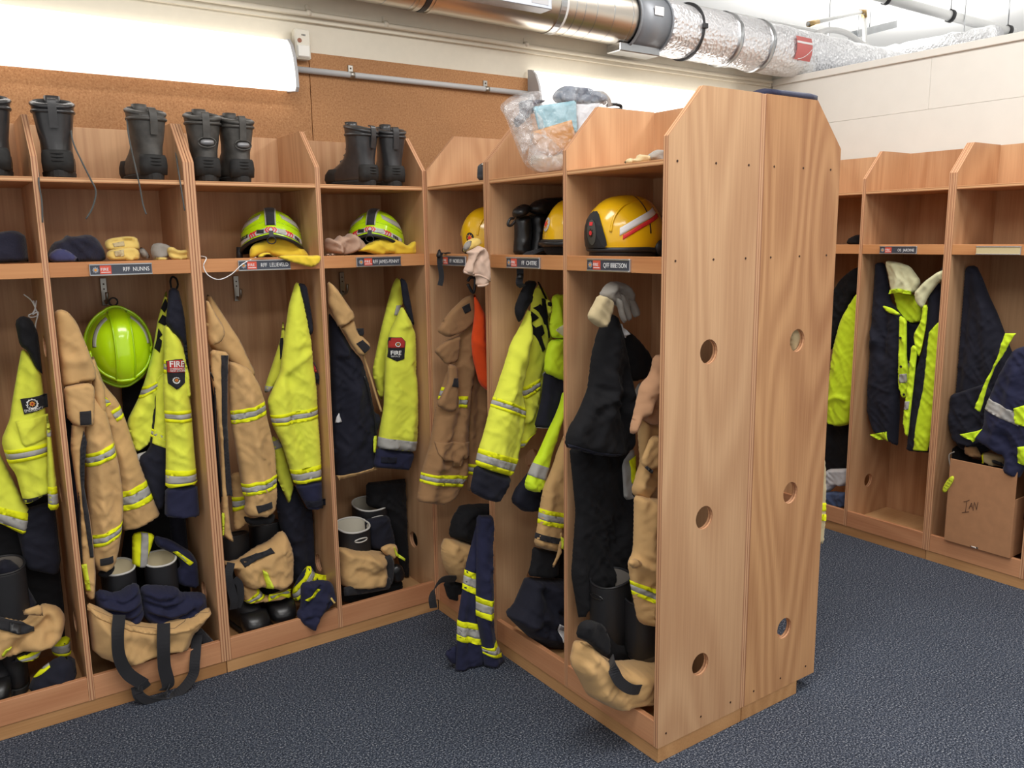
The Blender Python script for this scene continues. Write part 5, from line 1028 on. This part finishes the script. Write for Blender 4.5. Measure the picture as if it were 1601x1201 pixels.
p, t = lump('work_glove', 'flattened pale glove with grey fingers lying by the end panel on top', 'glove', YP(1.86), .02, q('K3', '1115,470 1140,448 1180,455 1190,428 1240,432 1260,455 1230,478 1120,482'), GLOVET, 'gold leather gloves', R=.015, zmin=ZS2+.001, step=.006)
s_ = Panel(q('K3', '1235,440 1290,402 1335,405 1345,440 1330,470 1250,466'), YP(1.85), .022, .02, zmin=ZS2+.001, step=.006, wr=.008); s_.build('fingers', GREYG, t)
p, t = lump('radio_pouch', 'small charcoal pouch standing at the divider on top of the corner locker', 'pouch', YP(2.66), .03, q('K3', '305,495 325,478 365,470 380,575 303,575'), CHAR, R=.015, zmin=ZS2+.001)
tube('clip', [PY(*x_, 2.64) for x_ in q('K3', '330,490 345,470 362,450')], .004, STEEL, t, 6)
xa_, xb_ = PY(1196, 150, 1.72).x, PY(1259, 150, 1.72).x; zt_ = PY(1235, 141, 1.72).z
t = garment('folded_jacket', 'dark navy folded cloth lying across the top of the free-standing row', 'cloth', ((xa_+xb_)/2, 1.68, ZP+.001))
V, F = loft([[(xa_+(xb_-xa_)*f, 1.674+.13*k/11, ZP+.001+(0 if e else (zt_-ZP)*(.85+.2*noise.noise((k*.2, f*3, 1)))*math.sin(math.pi*(k+.5)/12)**.35)) for e in (0, 1) for k in (range(12) if not e else range(11, -1, -1))] for f in lsp(0, 1, 9)]); mesh('bundle', V, F, cloth('navy_nylon', (40, 44, 70), .1, rough=.6), t, True)

# ================================================================== free-standing row: hanging gear
t = garment('firefighter_coat', 'brown coat with throat collar and flapped pocket hanging in the inner corner', 'coat', (1.72, 2.88, .7))
p = Panel(q('K8', '300,290 325,190 345,200 360,380 390,590 395,700 360,880 335,1000 340,1050 290,1110 280,1010 285,850 240,460'), YP(2.89), .035, .05, wr=.009, folds=[(q('K8', '330,300 345,520 320,900'), -.012, .018)]); p.build('sleeve', BROWN, t); p.band(q('K8', '275,962 345,962 340,1018 275,1012'))
p = Panel(q('K8', '330,190 270,310 240,330 240,460 190,490 130,680 100,870 60,1000 35,1150 150,1168 230,1130 282,1020 287,850 300,640 330,400'), YP(2.875), .045, .06, wr=.012, folds=[(q('K8', '250,400 240,700 200,860'), -.015, .02), (q('K8', '120,900 110,1000 90,1150'), .012, .02), (q('K8', '240,960 220,1100'), -.01, .02)])
p.build('body', BROWN, t); p.band(q('K8', '45,1005 285,1018 275,1078 35,1050')); p.band(q('K8', '140,588 165,585 150,645 130,645')); p.band(q('K8', '230,628 262,625 258,682 230,682')); p.patch('pocket', q('K8', '110,850 285,850 285,918 240,930 236,966 196,970 190,940 145,940 112,905'), BROWN, eps=.008)
s_ = Panel(q('K8', '190,470 235,480 245,570 235,690 205,712 130,675 160,620 190,560'), YP(2.83), .016, .02, wr=.006); s_.build('pocket_flap', BROWN, t); s_.patch('velcro_tab', q('K8', '212,540 232,540 230,585 200,580'), VEL)
s_ = Panel(q('K8', '325,125 270,142 200,210 150,280 135,312 190,342 270,312 325,260'), YP(2.84), .022, .03, wr=.007); s_.build('collar', BROWN, t); s_.patch('velcro_patch', q('K8', '250,190 285,170 292,205 265,222'), VEL)
s_ = Panel(q('K8', '255,328 180,355 118,405 150,440 180,476 240,462'), YP(2.845), .016, .02, wr=.006); s_.build('throat_tab', BROWN, t)
p, t = lump('safety_vest', 'orange vest hanging from the carabiner behind the brown coat', 'vest', YP(2.80), .025, q('K8', '318,118 345,165 385,250 420,400 420,610 385,605 345,570 312,440 305,350 322,220'), ORNG, R=.03, folds=[(q('K8', '340,240 350,420 370,580'), .012, .014), (q('K8', '320,360 370,380'), .008, .012)])
s_ = Panel(q('K8', '372,490 390,440 420,430 420,600 385,600'), YP(2.79), .012, .012); s_.build('hem', HIVIS, t); s_.band(q('K8', '365,515 430,515 430,555 365,555'), 's')
t = garment('carabiner', 'black carabiner on the hook below the pink hood', 'hook', (1.78, 2.8, 1.38)); tube('gate', [PY(*x_, 2.79) for x_ in q('M8', '560,760 600,700 670,700 685,760 670,920 640,950 560,810')], .006, DARKP, t, 8); tube('bar', [PY(*x_, 2.79) for x_ in q('M8', '575,830 610,890 650,960')], .004, STEEL, t, 6)
p, t = lump('turnout_trousers', 'tan trousers with black lining bunched at the corner locker floor', 'trousers', YP(2.84), .07, q('L1', '160,232 230,245 310,262 300,330 245,425 205,432 165,385 148,340 140,280'), TAN, PG, 'seat', R=.06, wr=.014)
s_ = Panel(q('L1', '175,225 190,150 230,85 330,78 390,80 390,260 280,265'), YP(2.86), .06, .06, wr=.014); s_.build('lining', BLK, t); s_ = Panel(q('L1', '150,430 240,420 250,520 230,540 170,500'), YP(2.87), .04, .04, zmin=ZF); s_.build('leg', BLK, t)
strap('brace', q('L1', '210,415 150,418 118,450 103,500 108,545'), [2.8, 2.76, 2.74, 2.74, 2.74], .03, (.3, -.3, 1), parent=t)
t = garment('station_trousers', 'navy trousers with four wide tape bands dangling to the carpet', 'trousers', (1.6, 2.5, 0.0))
p = Panel(q('L1', '310,130 250,360 235,470 215,600 212,700 205,838 260,842 325,836 337,720 305,600 297,480 312,370'), YP(2.515), .04, .05, zmin=.003, wr=.011, folds=[(q('L1', '270,400 255,600 260,820'), -.014, .018)]); p.build('leg', NAVY, t)
p.band(q('L1', '235,370 312,390 305,484 225,455')); p.band(q('L1', '205,598 312,606 330,697 205,688'))
s_ = Panel(q('L1', '155,745 215,705 225,760 210,800 180,790'), YP(2.535), .012, .014, zmin=.003); s_.build('hem', NAVY, t)
p = Panel(q('L1', '300,130 375,130 370,400 370,560 388,700 425,762 415,782 335,812 322,700 298,580 298,400'), YP(2.475), .035, .045, zmin=.003, wr=.012, folds=[(q('L1', '330,400 335,650 370,780'), .014, .018)]); p.build('leg', NAVY, t); p.band(q('L1', '285,490 380,498 380,585 285,578')); p.band(q('L1', '328,716 385,688 395,755 332,748'))
# second bay
t = garment('firefighter_coat', 'yellow coat with big black back lettering leaning out of its locker', 'coat', (1.75, 2.45, .7), JG)
p = Panel(q('K8', '635,72 662,100 692,160 705,300 700,430 685,540 670,690 640,720 625,800 540,895 560,770 565,600 570,450 600,250'), YP(2.475), .03, .04, wr=.009); p.build('body', HIVIS, t); p.band(q('K8', '530,865 640,785 640,845 530,895')); p.patch('tape', q('K8', '655,440 680,436 678,462 655,465'), SILV); p.patch('tape', q('K8', '635,515 650,500 652,520 638,530'), SILV)
p = Panel(q('K8', '605,120 640,80 668,120 690,280 680,420 640,540 650,600 620,720 575,780 560,760 568,690 545,600 570,480 590,300'), YP(2.452), .03, .04, wr=.008); bo = p.build('back', HIVIS, t); p.band(q('K8', '540,590 620,545 620,600 548,652'))
for s in ('285,470 360,560 268,650 320,720 395,672 448,800 390,850 462,1050 415,1090 310,850 235,745 250,600', '305,415 375,352 415,400 405,262 440,262 470,300 490,500 500,680 540,870 525,880 480,680 445,660 420,570 370,480'): p.patch('back_lettering', q('N1', s), BLK, eps=.005)
p = Panel(q('K8', '590,190 560,260 500,370 470,470 420,620 400,680 370,800 340,900 325,972 400,1002 500,1028 528,945 562,770 568,690 550,600 575,480 598,320'), YP(2.42), .05, .06, wr=.009, folds=[(q('K8', '560,330 480,560 430,900'), .012, .025), (q('K8', '540,620 520,760 490,980'), -.012, .018), (q('K8', '500,400 560,470'), .008, .014)])
p.build('sleeve', HIVIS, t); p.band(q('K8', '408,632 575,692 562,738 395,680')); p.band(q('K8', '338,885 530,938 502,1026 318,968'))
s_ = Panel(q('K8', '322,970 400,1000 502,1026 440,1158 370,1140 298,1100'), YP(2.42), .04, .05, wr=.009); s_.build('cuff', DNAVY, t)
s_ = Panel(q('N1', '230,-20 400,-5 350,150 300,320 200,500 115,668 50,520 45,390 120,200 170,100'), YP(2.41), .016, .02, folds=[(q('N1', '250,60 180,250 120,450'), .008, .01)]); s_.build('collar', BLK, t)
s_ = Panel(q('N1', '400,-5 440,20 490,130 560,280 535,295 465,150 415,35'), YP(2.405), .008, .01); s_.build('collar_edge', BLK, t)
s_ = Panel(q('N1', '530,290 560,275 605,290 622,340 600,600 570,520'), YP(2.40), .006, .008); s_.build('throat_tab', HIVIS, t); s_.patch('eyelet', q('N1', '545,330 565,318 588,335 588,375 568,392 548,375'), BLK)
t = garment('rain_jacket', 'lime and black hooded rain jacket beside the lettered yellow coat', 'jacket', (1.85, 2.4, .7))
p = Panel(q('K8', '665,505 730,530 800,540 800,700 740,720 700,790 615,785 650,650'), YP(2.40), .03, .04, wr=.008); p.build('body', DNAVY, t); p.band(q('K8', '618,785 700,780 690,850 605,855'), 's', eps=.006)
p = Panel(q('K8', '690,355 740,345 820,340 820,600 757,560 665,512 668,440'), YP(2.385), .03, .04, wr=.009); p.build('shoulder', HIVIS2, t)
p = Panel(q('N1', '620,245 712,188 760,205 1000,205 1000,900 800,890 690,890 620,870 590,740 600,600 640,430'), YP(2.375), .02, .025, wr=.008, folds=[(q('K8', '712,160 730,260 757,330'), .014, .012)]); p.build('hood', HIVIS2, t); p.patch('hood_lining', q('N1', '800,560 900,500 900,880 800,878 730,835 650,762'), CREAMC)
p = Panel(q('K8', '735,690 715,740 690,785 640,900 600,980 568,1060 575,1092 630,1108 662,1070 690,960 740,780 780,640 760,600'), YP(2.36), .035, .04, wr=.009); p.build('sleeve', HIVIS2, t); p.band(q('K8', '600,955 690,985 680,1048 575,1015'), 's')
s_ = Panel(q('K8', '650,880 600,990 520,1090 500,1150 560,1201 640,1201 680,1100'), YP(2.44), .04, .05); s_.build('hem', DNAVY, t)
t = garment('firefighter_coat', 'tan coat sleeve with black wrist strap hanging down by the divider', 'coat', (1.85, 2.34, .5), TG)
p = Panel(q('L1', '700,-250 660,-150 630,-60 600,0 582,100 570,190 555,262 610,285 668,296 675,200 720,60 760,-200'), YP(2.33), .04, .045, wr=.008); p.build('sleeve', TAN, t); p.band(q('L1', '570,96 680,114 676,180 565,163')); p.band(q('L1', '545,203 690,232 690,258 545,230'), 'k', name='wrist_strap')
s_ = Panel(q('L1', '550,270 610,285 668,298 660,400 600,410 528,402 545,340'), YP(2.35), .035, .04); s_.build('knitted_cuff', BLK, t)
s_ = Panel(q('L1', '672,200 690,215 680,300 650,365 635,362 660,310'), YP(2.30), .006, .006); s_.build('front_edge', TAN, t); s_.pull(q('L1', '675,225 685,230 680,280 672,275'))
t = garment('turnout_trousers', 'black trousers heaped on the locker floor with a white triangular tag', 'trousers', (1.85, 2.38, .085))
p = Panel(q('L1', '430,575 470,540 500,470 525,410 700,415 760,500 760,800 690,765 600,710 550,690 480,625'), YP(2.36), .08, .07, wr=.016, zmin=ZF, folds=[(q('L1', '480,600 560,560 640,580'), .02, .02), (q('L1', '560,450 600,540 680,560'), -.02, .02), (q('L1', '540,640 620,640 690,700'), .02, .02)]); p.build('heap', DNAVY, t); tg = p.patch('wash_tag', q('L1', '590,570 660,598 605,650'), INK, eps=.006)
p.patch('tag_print', q('L1', '596,578 640,596 636,612 598,600'), plain('tag_print_grey', (150, 150, 154), .6), tg, eps=.0075)
Panel(q('L1', '600,300 700,260 760,300 760,450 660,440 620,400'), YP(2.42), .03, .05).build('leg', BLK, t)
# third bay
t = garment('black_jacket', 'black jacket with a white collar label hanging from a glove-topped hook', 'jacket', (1.8, 2.0, .8))
p = Panel(q('K8', '1035,275 1110,330 1170,400 1195,450 1165,545 1100,560 1060,545 1050,400'), YP(2.02), .03, .04); p.build('shoulder', BLK, t)
p = Panel(q('K8', '975,220 1020,230 1042,320 1068,440 1102,640 1105,870 1060,922 980,925 900,917 765,880 780,800 840,700 880,600 900,430 930,310'), YP(1.985), .05, .06, wr=.014, folds=[(q('K8', '980,320 960,600 900,860'), .016, .022), (q('K8', '1040,500 1030,700 1050,900'), -.015, .02), (q('K8', '880,680 1000,590 1080,620'), .012, .016)]); p.build('body', BLK, t); p.patch('cuff_seam', q('K8', '770,862 900,898 1000,905 1000,920 900,917 766,880'), DNAVY); p.patch('collar_label', q('K8', '1024,270 1056,320 1040,340'), INK, eps=.008)
p, t = lump('work_glove', 'grey and tan leather glove hooked over the black jacket', 'glove', YP(1.94), .035, q('K8', '935,130 980,65 1040,62 1085,100 1100,160 1070,200 1040,200 1010,175 960,160'), GREYG, 'gold leather gloves', R=.03, step=.006, folds=[(q('K8', '1000,100 1060,140 1110,220'), -.014, .008), (q('K8', '1030,150 1060,200 1070,260'), -.014, .008), (q('K8', '960,110 1040,85 1100,150'), .012, .01)])
for s, Y, T in (('1060,95 1090,108 1132,205 1130,235 1110,245 1090,200 1065,150', 1.93, .018), ('1035,120 1065,130 1085,190 1100,250 1080,262 1060,215 1040,170', 1.918, .018), ('1015,140 1045,150 1055,210 1072,255 1060,274 1040,245 1030,200', 1.91, .016)): Panel(q('K8', s), YP(Y), T, .014, step=.006, wr=.004).build('finger', GREYG, t)
s_ = Panel(q('K8', '875,240 905,180 932,128 975,140 1012,165 995,220 972,290 938,292 905,272'), YP(1.915), .025, .025, step=.006, wr=.006); s_.build('gauntlet_cuff', GLOVET, t)
t = garment('station_trousers', 'black trousers hanging below the black jacket beside the tall boots', 'trousers', (1.8, 2.05, .3))
Panel(q('F', '890,700 985,705 1000,760 1000,900 930,920 905,970 893,900 900,800'), YP(2.06), .045, .06, wr=.014).build('leg', BLK, t)
s_ = Panel(q('K8', '1050,960 1100,890 1112,900 1115,1145 1060,1142'), YP(2.02), .012, .014); s_.build('tape_flap', SILV, t); s_.patch('tape', q('K8', '1080,950 1110,920 1112,1010 1090,1060'), LYEL)
s_ = Panel(q('K8', '1095,640 1135,560 1150,570 1120,700 1105,720'), YP(2.03), .01, .012); s_.build('hem', SILV, t)
t = garment('firefighter_coat', 'tan coat with crumpled sleeve pressed against the end panel', 'coat', (1.85, 1.85, .5), TG)
p = Panel(q('K8', '1260,420 1205,430 1190,520 1140,570 1110,700 1085,810 1112,822 1140,740 1200,775 1270,765'), YP(1.83), .03, .035, wr=.009, folds=[(q('K8', '1200,560 1150,700'), .014, .014), (q('K8', '1140,740 1190,700 1250,690'), -.012, .012)]); p.build('hood', cloth('tan_knit', (196, 150, 114), .1, weave=1300), t)
p = Panel(q('K8', '1125,730 1200,775 1270,770 1270,1010 1215,1065 1150,1158 1095,1105 1110,1050 1140,960 1130,830'), YP(1.86), .035, .04, wr=.010, folds=[(q('K8', '1240,880 1160,960 1110,1060'), .014, .014)]); p.build('body', TAN, t); s_ = Panel(q('K8', '1235,820 1190,830 1140,960 1190,1010 1240,960'), YP(1.82), .014, .016); s_.build('pocket_flap', TAN, t); s_.patch('velcro_tab', q('K8', '1150,980 1160,972 1190,995 1180,1008'), VEL)
p.band(q('K8', '1190,1110 1240,1050 1250,1095 1210,1150'))
p = Panel(q('L1', '1005,40 1140,60 1140,400 1110,600 1055,625 1020,602 1000,500 985,400 975,345 1000,300 1005,150'), YP(1.835), .045, .05, wr=.012, folds=[(q('L1', '1060,100 1040,260 1060,400'), .015, .02), (q('L1', '990,330 1050,360 1100,330'), .012, .016)]); p.build('sleeve', TAN, t); p.band(q('L1', '980,420 1130,462 1125,530 980,478')); s_ = Panel(q('L1', '975,345 1000,320 1050,345 1005,375'), YP(1.80), .008, .01); s_.build('strap_tab', TAN, t)
w1 = PY(955, 905, 1.98); welly('tall black rubber boot with grey-brown lining beside the black trousers', w1.x, w1.y, w1.z-.0825, -math.pi/2, .066, BOOTDK, slot=True, s=.8); w2 = PY(1008, 932, 1.88)
wl = welly('tall black rubber boot with small red mark under the tan sleeve', w2.x, w2.y, w2.z-.0825, -math.pi/2, .062, BOOTDK, s=.8)
p, t = lump('turnout_trousers', 'tan trousers sagging out over the kick board by the end panel', 'trousers', YP(1.845), .09, q('L1', '725,800 745,705 785,690 850,750 920,790 1010,785 1125,775 1125,1005 980,1020 880,990 790,930 765,870'), TAN, PG, 'seat', R=.08, wr=.014, zmin=.136, folds=[(q('L1', '760,740 830,840 890,850'), -.02, .03), (q('L1', '920,795 1000,880 1100,850'), .012, .03), (q('L1', '800,900 900,930 1050,960'), -.012, .03)])
s_ = Panel(q('L1', '742,672 758,612 800,595 870,620 900,690 890,760 850,750 800,700'), YP(1.80), .025, .03, wr=.012); s_.build('lining', BLK, t)
strap('brace', q('L1', '900,770 912,820 945,880 1010,912 1110,888'), [1.79, 1.752, 1.746, 1.746, 1.75], .034, (.4, -.2, 1), parent=t); s_ = Panel(q('L1', '860,640 930,690 1125,700 1125,800 920,800 880,760'), YP(1.95), .04, .05); s_.build('waist_roll', BLK, t)

# ================================================================== lockers along the partition
c1, c0, c2 = (-2.493, -2.09), (-2.945, -2.53), (-2.045, -1.64)
t = garment('rain_jacket', 'navy rain jacket with cream hood and lime placket studs', 'jacket', (4.02, 2.35, .8))
p = Panel(q('F', '1369,411 1383,410 1389,440 1393,470 1416,500 1414,560 1407,600 1407,650 1404,698 1396,693 1381,682 1366,674 1358,645 1346,600 1341,555 1342,515 1357,460'), XP(4.03), .05, .06, clamp=c1, wr=.008, folds=[(q('L4', '330,1040 380,1100 330,1150'), .02, .02), (q('L4', '420,860 440,1000 420,1180'), -.015, .02)]); p.build('body', DNAVY, t); p.patch('lime_hem', q('L5', '318,415 400,400 405,445 360,438'), HIVIS2, eps=.003)
p = Panel(q('L4', '455,850 560,865 605,920 605,1010 560,1020 520,1005 480,960'), XP(4.05), .015, .02, clamp=c1); p.build('hood_inside', HIVIS2, t)
p = Panel(q('L4', '415,692 480,700 545,722 602,800 575,862 500,850 450,862 438,800'), XP(3.99), .035, .04, clamp=c1, wr=.008, folds=[(q('L4', '470,720 500,780 480,850'), .012, .014), (q('L4', '540,740 560,840'), -.012, .014)]); p.build('hood', CREAMC, t); p.patch('hood_band', q('L4', '445,845 500,838 560,850 565,868 500,858 448,866'), HIVIS2)
p = Panel(q('L4', '395,925 450,940 500,975 470,978 420,962'), XP(3.98), .01, .012, clamp=c1); p.build('collar_edge', HIVIS2, t)
p = Panel(q('F', '1406,492 1418,500 1418,560 1424,590 1418,622 1410,623 1404,600 1405,540'), XP(3.985), .01, .012, clamp=c1, step=.007); p.build('placket', HIVIS2, t)
for s in ('L4 502,1095', 'L5 456,98', 'L5 466,230'): k_, xy = s.split(); w = p.at(q(k_, xy)[0], .002); mesh('stud', *loft([[Vector((w.x-.004*j, w.y+.006*math.cos(a*.785), w.z+.006*math.sin(a*.785))) for a in range(8)] for j in (0, 1)]), DARKP, p.ob)
p.patch('tape', q('L5', '445,135 478,132 480,175 445,175'), SILV); s_ = Panel(q('L4', '525,1010 605,1010 600,1150 560,1340 520,1340'), XP(4.07), .015, .02, clamp=c1); s_.build('far_front', DNAVY, t); s_.patch('tape', q('L5', '475,85 510,82 510,130 490,130'), SILV)
t = garment('rain_jacket', 'navy and lime rain jacket hanging by the divider with its cream hood drooping', 'jacket', (4.0, 2.15, .8))
p = Panel(q('F', '1470,440 1452,462 1450,500 1445,540 1433,580 1425,640 1418,705 1455,708 1470,640 1480,560'), XP(4.0), .04, .045, clamp=c1, wr=.006); p.build('body', DNAVY, t)
p.patch('lime_side', q('F', '1482,490 1458,520 1450,600 1440,650 1434,702 1454,704 1468,640 1480,560'), HIVIS2)
p = Panel(q('L4', '610,920 637,925 628,1030 605,1150 590,1201 570,1150 560,1080 600,1010'), XP(3.955), .01, .012, clamp=c1, step=.007); p.build('placket', HIVIS2, t); s_ = Panel(q('L5', '495,0 530,0 520,60 505,200 480,430 465,420 455,350 475,200'), XP(3.96), .01, .012, clamp=c1, step=.007); s_.build('placket', HIVIS2, t); s_.patch('tape', q('L5', '470,262 492,262 488,300 465,300'), SILV)
p = Panel(q('L4', '740,735 690,750 620,800 565,860 575,915 610,948 640,880 700,800 740,790'), XP(3.95), .025, .03, clamp=c1, wr=.007, folds=[(q('L4', '600,860 650,800 710,760'), .01, .012)]); p.build('hood', CREAMC, t)
t = garment('navy_jacket', 'plain navy jacket with peaked top hanging above the cardboard carton', 'jacket', (4.05, 1.9, .8))
p = Panel(q('F', '1511,416 1527,415 1537,436 1548,465 1560,490 1575,530 1590,570 1600,640 1560,700 1530,712 1500,700 1483,670 1478,640 1470,620 1478,560 1485,500 1500,440'), XP(4.05), .05, .06, clamp=c2, wr=.008, folds=[(q('F', '1520,430 1510,540 1500,640'), -.015, .02), (q('F', '1540,470 1550,580 1540,680'), .014, .025)]); p.build('body', DNAVY, t)
s_ = Panel(q('F', '1470,618 1495,615 1540,600 1575,640 1560,690 1520,700 1490,690 1482,660'), XP(4.0), .03, .03, clamp=c2, wr=.010); s_.build('hem', DNAVY, t)
t = garment('rain_jacket', 'navy rain jacket with lime shoulder and silver band draped over the carton', 'jacket', (3.93, 1.72, .6))
p = Panel(q('L5', '975,20 1100,-20 1150,300 1120,520 1040,560 1002,628 925,592 940,525 820,455 785,432 835,380 840,300 900,150'), XP(3.93), .05, .06, wr=.008, folds=[(q('L5', '1000,120 960,300 900,420'), .014, .02), (q('L5', '850,400 950,430 1010,560'), -.014, .02)]); p.build('sleeve', NAVY, t); p.band(q('L5', '862,240 1005,308 1000,365 845,290'), 's'); p.patch('lime_shoulder', q('L5', '1010,-60 965,10 900,110 870,180 830,310 812,290 860,170 920,60 960,-60'), HIVIS2, eps=.004)
p.patch('lime_tip', q('L5', '745,412 812,400 838,390 800,450'), HIVIS2, eps=.004); p.patch('lime_side', q('L5', '1000,290 1100,260 1100,390 1005,362'), HIVIS2, eps=.005); p.patch('lime_side', q('L5', '1020,470 1100,460 1100,600 1010,545'), HIVIS2, eps=.004)
CARD = plain('cardboard', (176, 128, 90), .8, nscale=25, nstr=.06, var=.06); INKB = plain('pen_ink', (70, 44, 34), .7)
t = thing('cardboard_carton', 'open cardboard carton with a handwritten name standing in the locker', 'box', (3.93, 1.83, .136))
th = .005; X0, X1, Y0, Y1, Z0, Z1 = 3.90, 4.19, 1.672, 1.972, .1355, .54
fo = box('front_wall', X0, X0+th, Y0, Y1, Z0, Z1, CARD, t, bev=.001); box('back_wall', X1-th, X1, Y0, Y1, Z0, Z1-.02, CARD, t, bev=.001); box('side_wall', X0+th, X1-th, Y1-th, Y1, Z0, Z1-.08, CARD, t, bev=.001); box('side_wall', X0+th, X1-th, Y0, Y0+th, Z0, Z1-.13, CARD, t, bev=.001); box('base', X0+th, X1-th, Y0+th, Y1-th, Z0, Z0+th, CARD, t, bev=0)
for s in ('200,572 225,566 250,556', '228,566 222,610 215,660', '185,664 215,660 245,656', '245,632 258,600 268,580', '268,580 272,605 275,628', '250,612 262,608 275,606', '280,645 285,610 292,575', '292,575 302,605 310,640', '310,640 316,605 322,574'): tube('handwriting', [PX(*x_, X0-.0012) for x_ in q('M6', s)], .0011, INKB, fo, 5, 4)
tube('handwriting', [(X0+.1, Y0-.0012, .33), (X0+.1, Y0-.0012, .30), (X0+.12, Y0-.0012, .30)], .0014, INKB, fo, 5, 0)
s_ = Panel(q('M6', '255,945 320,960 325,975 260,958'), XP(X0-.001), .001, .002, wr=0, sm=0); s_.build('tape', plain('clear_tape', (210, 200, 190), .2), t)
t = garment('turnout_trousers', 'folded tan gear poking out above the carton rim', 'trousers', (4.05, 1.82, .4)); p = Panel(q('M6', '205,85 280,80 320,110 360,200 280,190 215,170'), XP(4.0), .02, .02, wr=.008); p.build('fold', BROWN, t); p = Panel(q('M6', '360,150 420,150 560,190 560,280 440,260 370,240'), XP(4.02), .03, .03, wr=.008); p.build('fold', GLOVET, t); p.patch('tape', q('M6', '370,155 392,155 392,240 372,235'), LYEL)
s_ = Panel(q('M6', '440,205 545,245 545,275 440,240'), XP(3.98), .01, .01); s_.build('strap', WEB, t); s_ = Panel(q('M6', '60,100 200,90 260,200 560,260 560,360 200,330 70,300'), XP(4.1), .04, .05, wr=.01); s_.build('lining', BLK, t)
t = garment('zip_pull_tag', 'ribbed lime zip tag dangling beside the carton', 'tag', (3.93, 1.99, .42)); s_ = Panel(q('M6', '10,480 40,410 85,355 115,350 120,380 85,440 45,498'), XP(3.895), .004, .008, wr=0, step=.006); s_.build('tab', LIMEP, t)
for k in range(4): x_, y_ = (48+14*k, 455-22*k); tube('rib', [s_.at(a_, .001) for a_ in q('M6', f'{x_-12},{y_-10} {x_+16},{y_+8}')], .0015, plain('tag_rib', (150, 160, 40), .6), s_.ob, 5, 0)
tube('cord', [PX(*x_, 3.95) for x_ in q('M6', '110,355 95,310 75,180 120,145')], .003, GREYG, t, 6)
# furthest visible bay
t = garment('rain_jacket', 'lime sleeved jacket half hidden behind the deep-grained end panel', 'jacket', (4.05, 2.6, .6))
p = Panel(q('L4', '275,560 220,600 225,640 275,640'), XP(4.05), .03, .03, clamp=c0); 
p = Panel(q('F', '1350,455 1338,460 1326,480 1315,500 1304,540 1297,590 1294,662 1310,667 1328,664 1345,600'), XP(4.02), .04, .05, clamp=c0, wr=.006, folds=[(q('L5', '110,260 160,240 200,250'), .012, .014)]); p.build('sleeve', HIVIS2, t)
s_ = Panel(q('L4', '290,720 250,735 190,780 150,850 120,960 100,1150 140,1160 200,1000 260,870 300,860'), XP(4.06), .04, .05, clamp=c0, wr=.012); s_.build('shoulder', BLK, t); s_ = Panel(q('F', '1280,655 1330,655 1335,740 1280,740'), XP(4.1), .03, .04, clamp=c0); s_.build('hem', BLK, t)
p, t = lump('soft_hat', 'soft black hat on the shelf above the lime sleeve', 'hat', XP(4.06), .05, q('L4', '300,555 255,560 225,580 215,608 300,612'), BLK, clamp=c0, R=.04, zmin=ZH)
p, t = lump('white_shoe_bag', 'crumpled white bag on the locker floor below the lime sleeve', 'bag', XP(4.02), .05, q('L5', '70,610 110,580 200,578 215,640 195,660 150,655 110,690 70,700'), cloth('white_nylon', (206, 206, 208), .08, rough=.5), clamp=c0, R=.03, wr=.014, zmin=ZF)
p, t = lump('denim_bundle', 'folded blue denim under the crumpled white bag', 'cloth', XP(4.0), .05, q('L5', '70,690 130,685 195,690 205,760 70,770'), cloth('denim', (70, 84, 116), .15), clamp=c0, R=.03, wr=.010, zmin=ZF)
# sliver of gear hanging out on the far side of the free-standing row
t = garment('firefighter_coat', 'tan coat edge with tape hanging out behind the deep-grained end panel', 'coat', (2.46, 1.7, .4), TG)
p = Panel(q('L3', '440,-500 500,-500 530,0 560,180 572,215 578,300 577,390 575,440 572,480 568,500 540,500 500,300'), YP(1.702), .015, .02, wr=.004); p.build('sleeve', GLOVET, t); p.band(q('L3', '560,370 580,370 580,395 560,395'), 'y'); p.band(q('L3', '560,405 580,405 580,425 560,425'), 'y')

for o in bpy.data.objects:
    if '_b' in o: del o['_b']
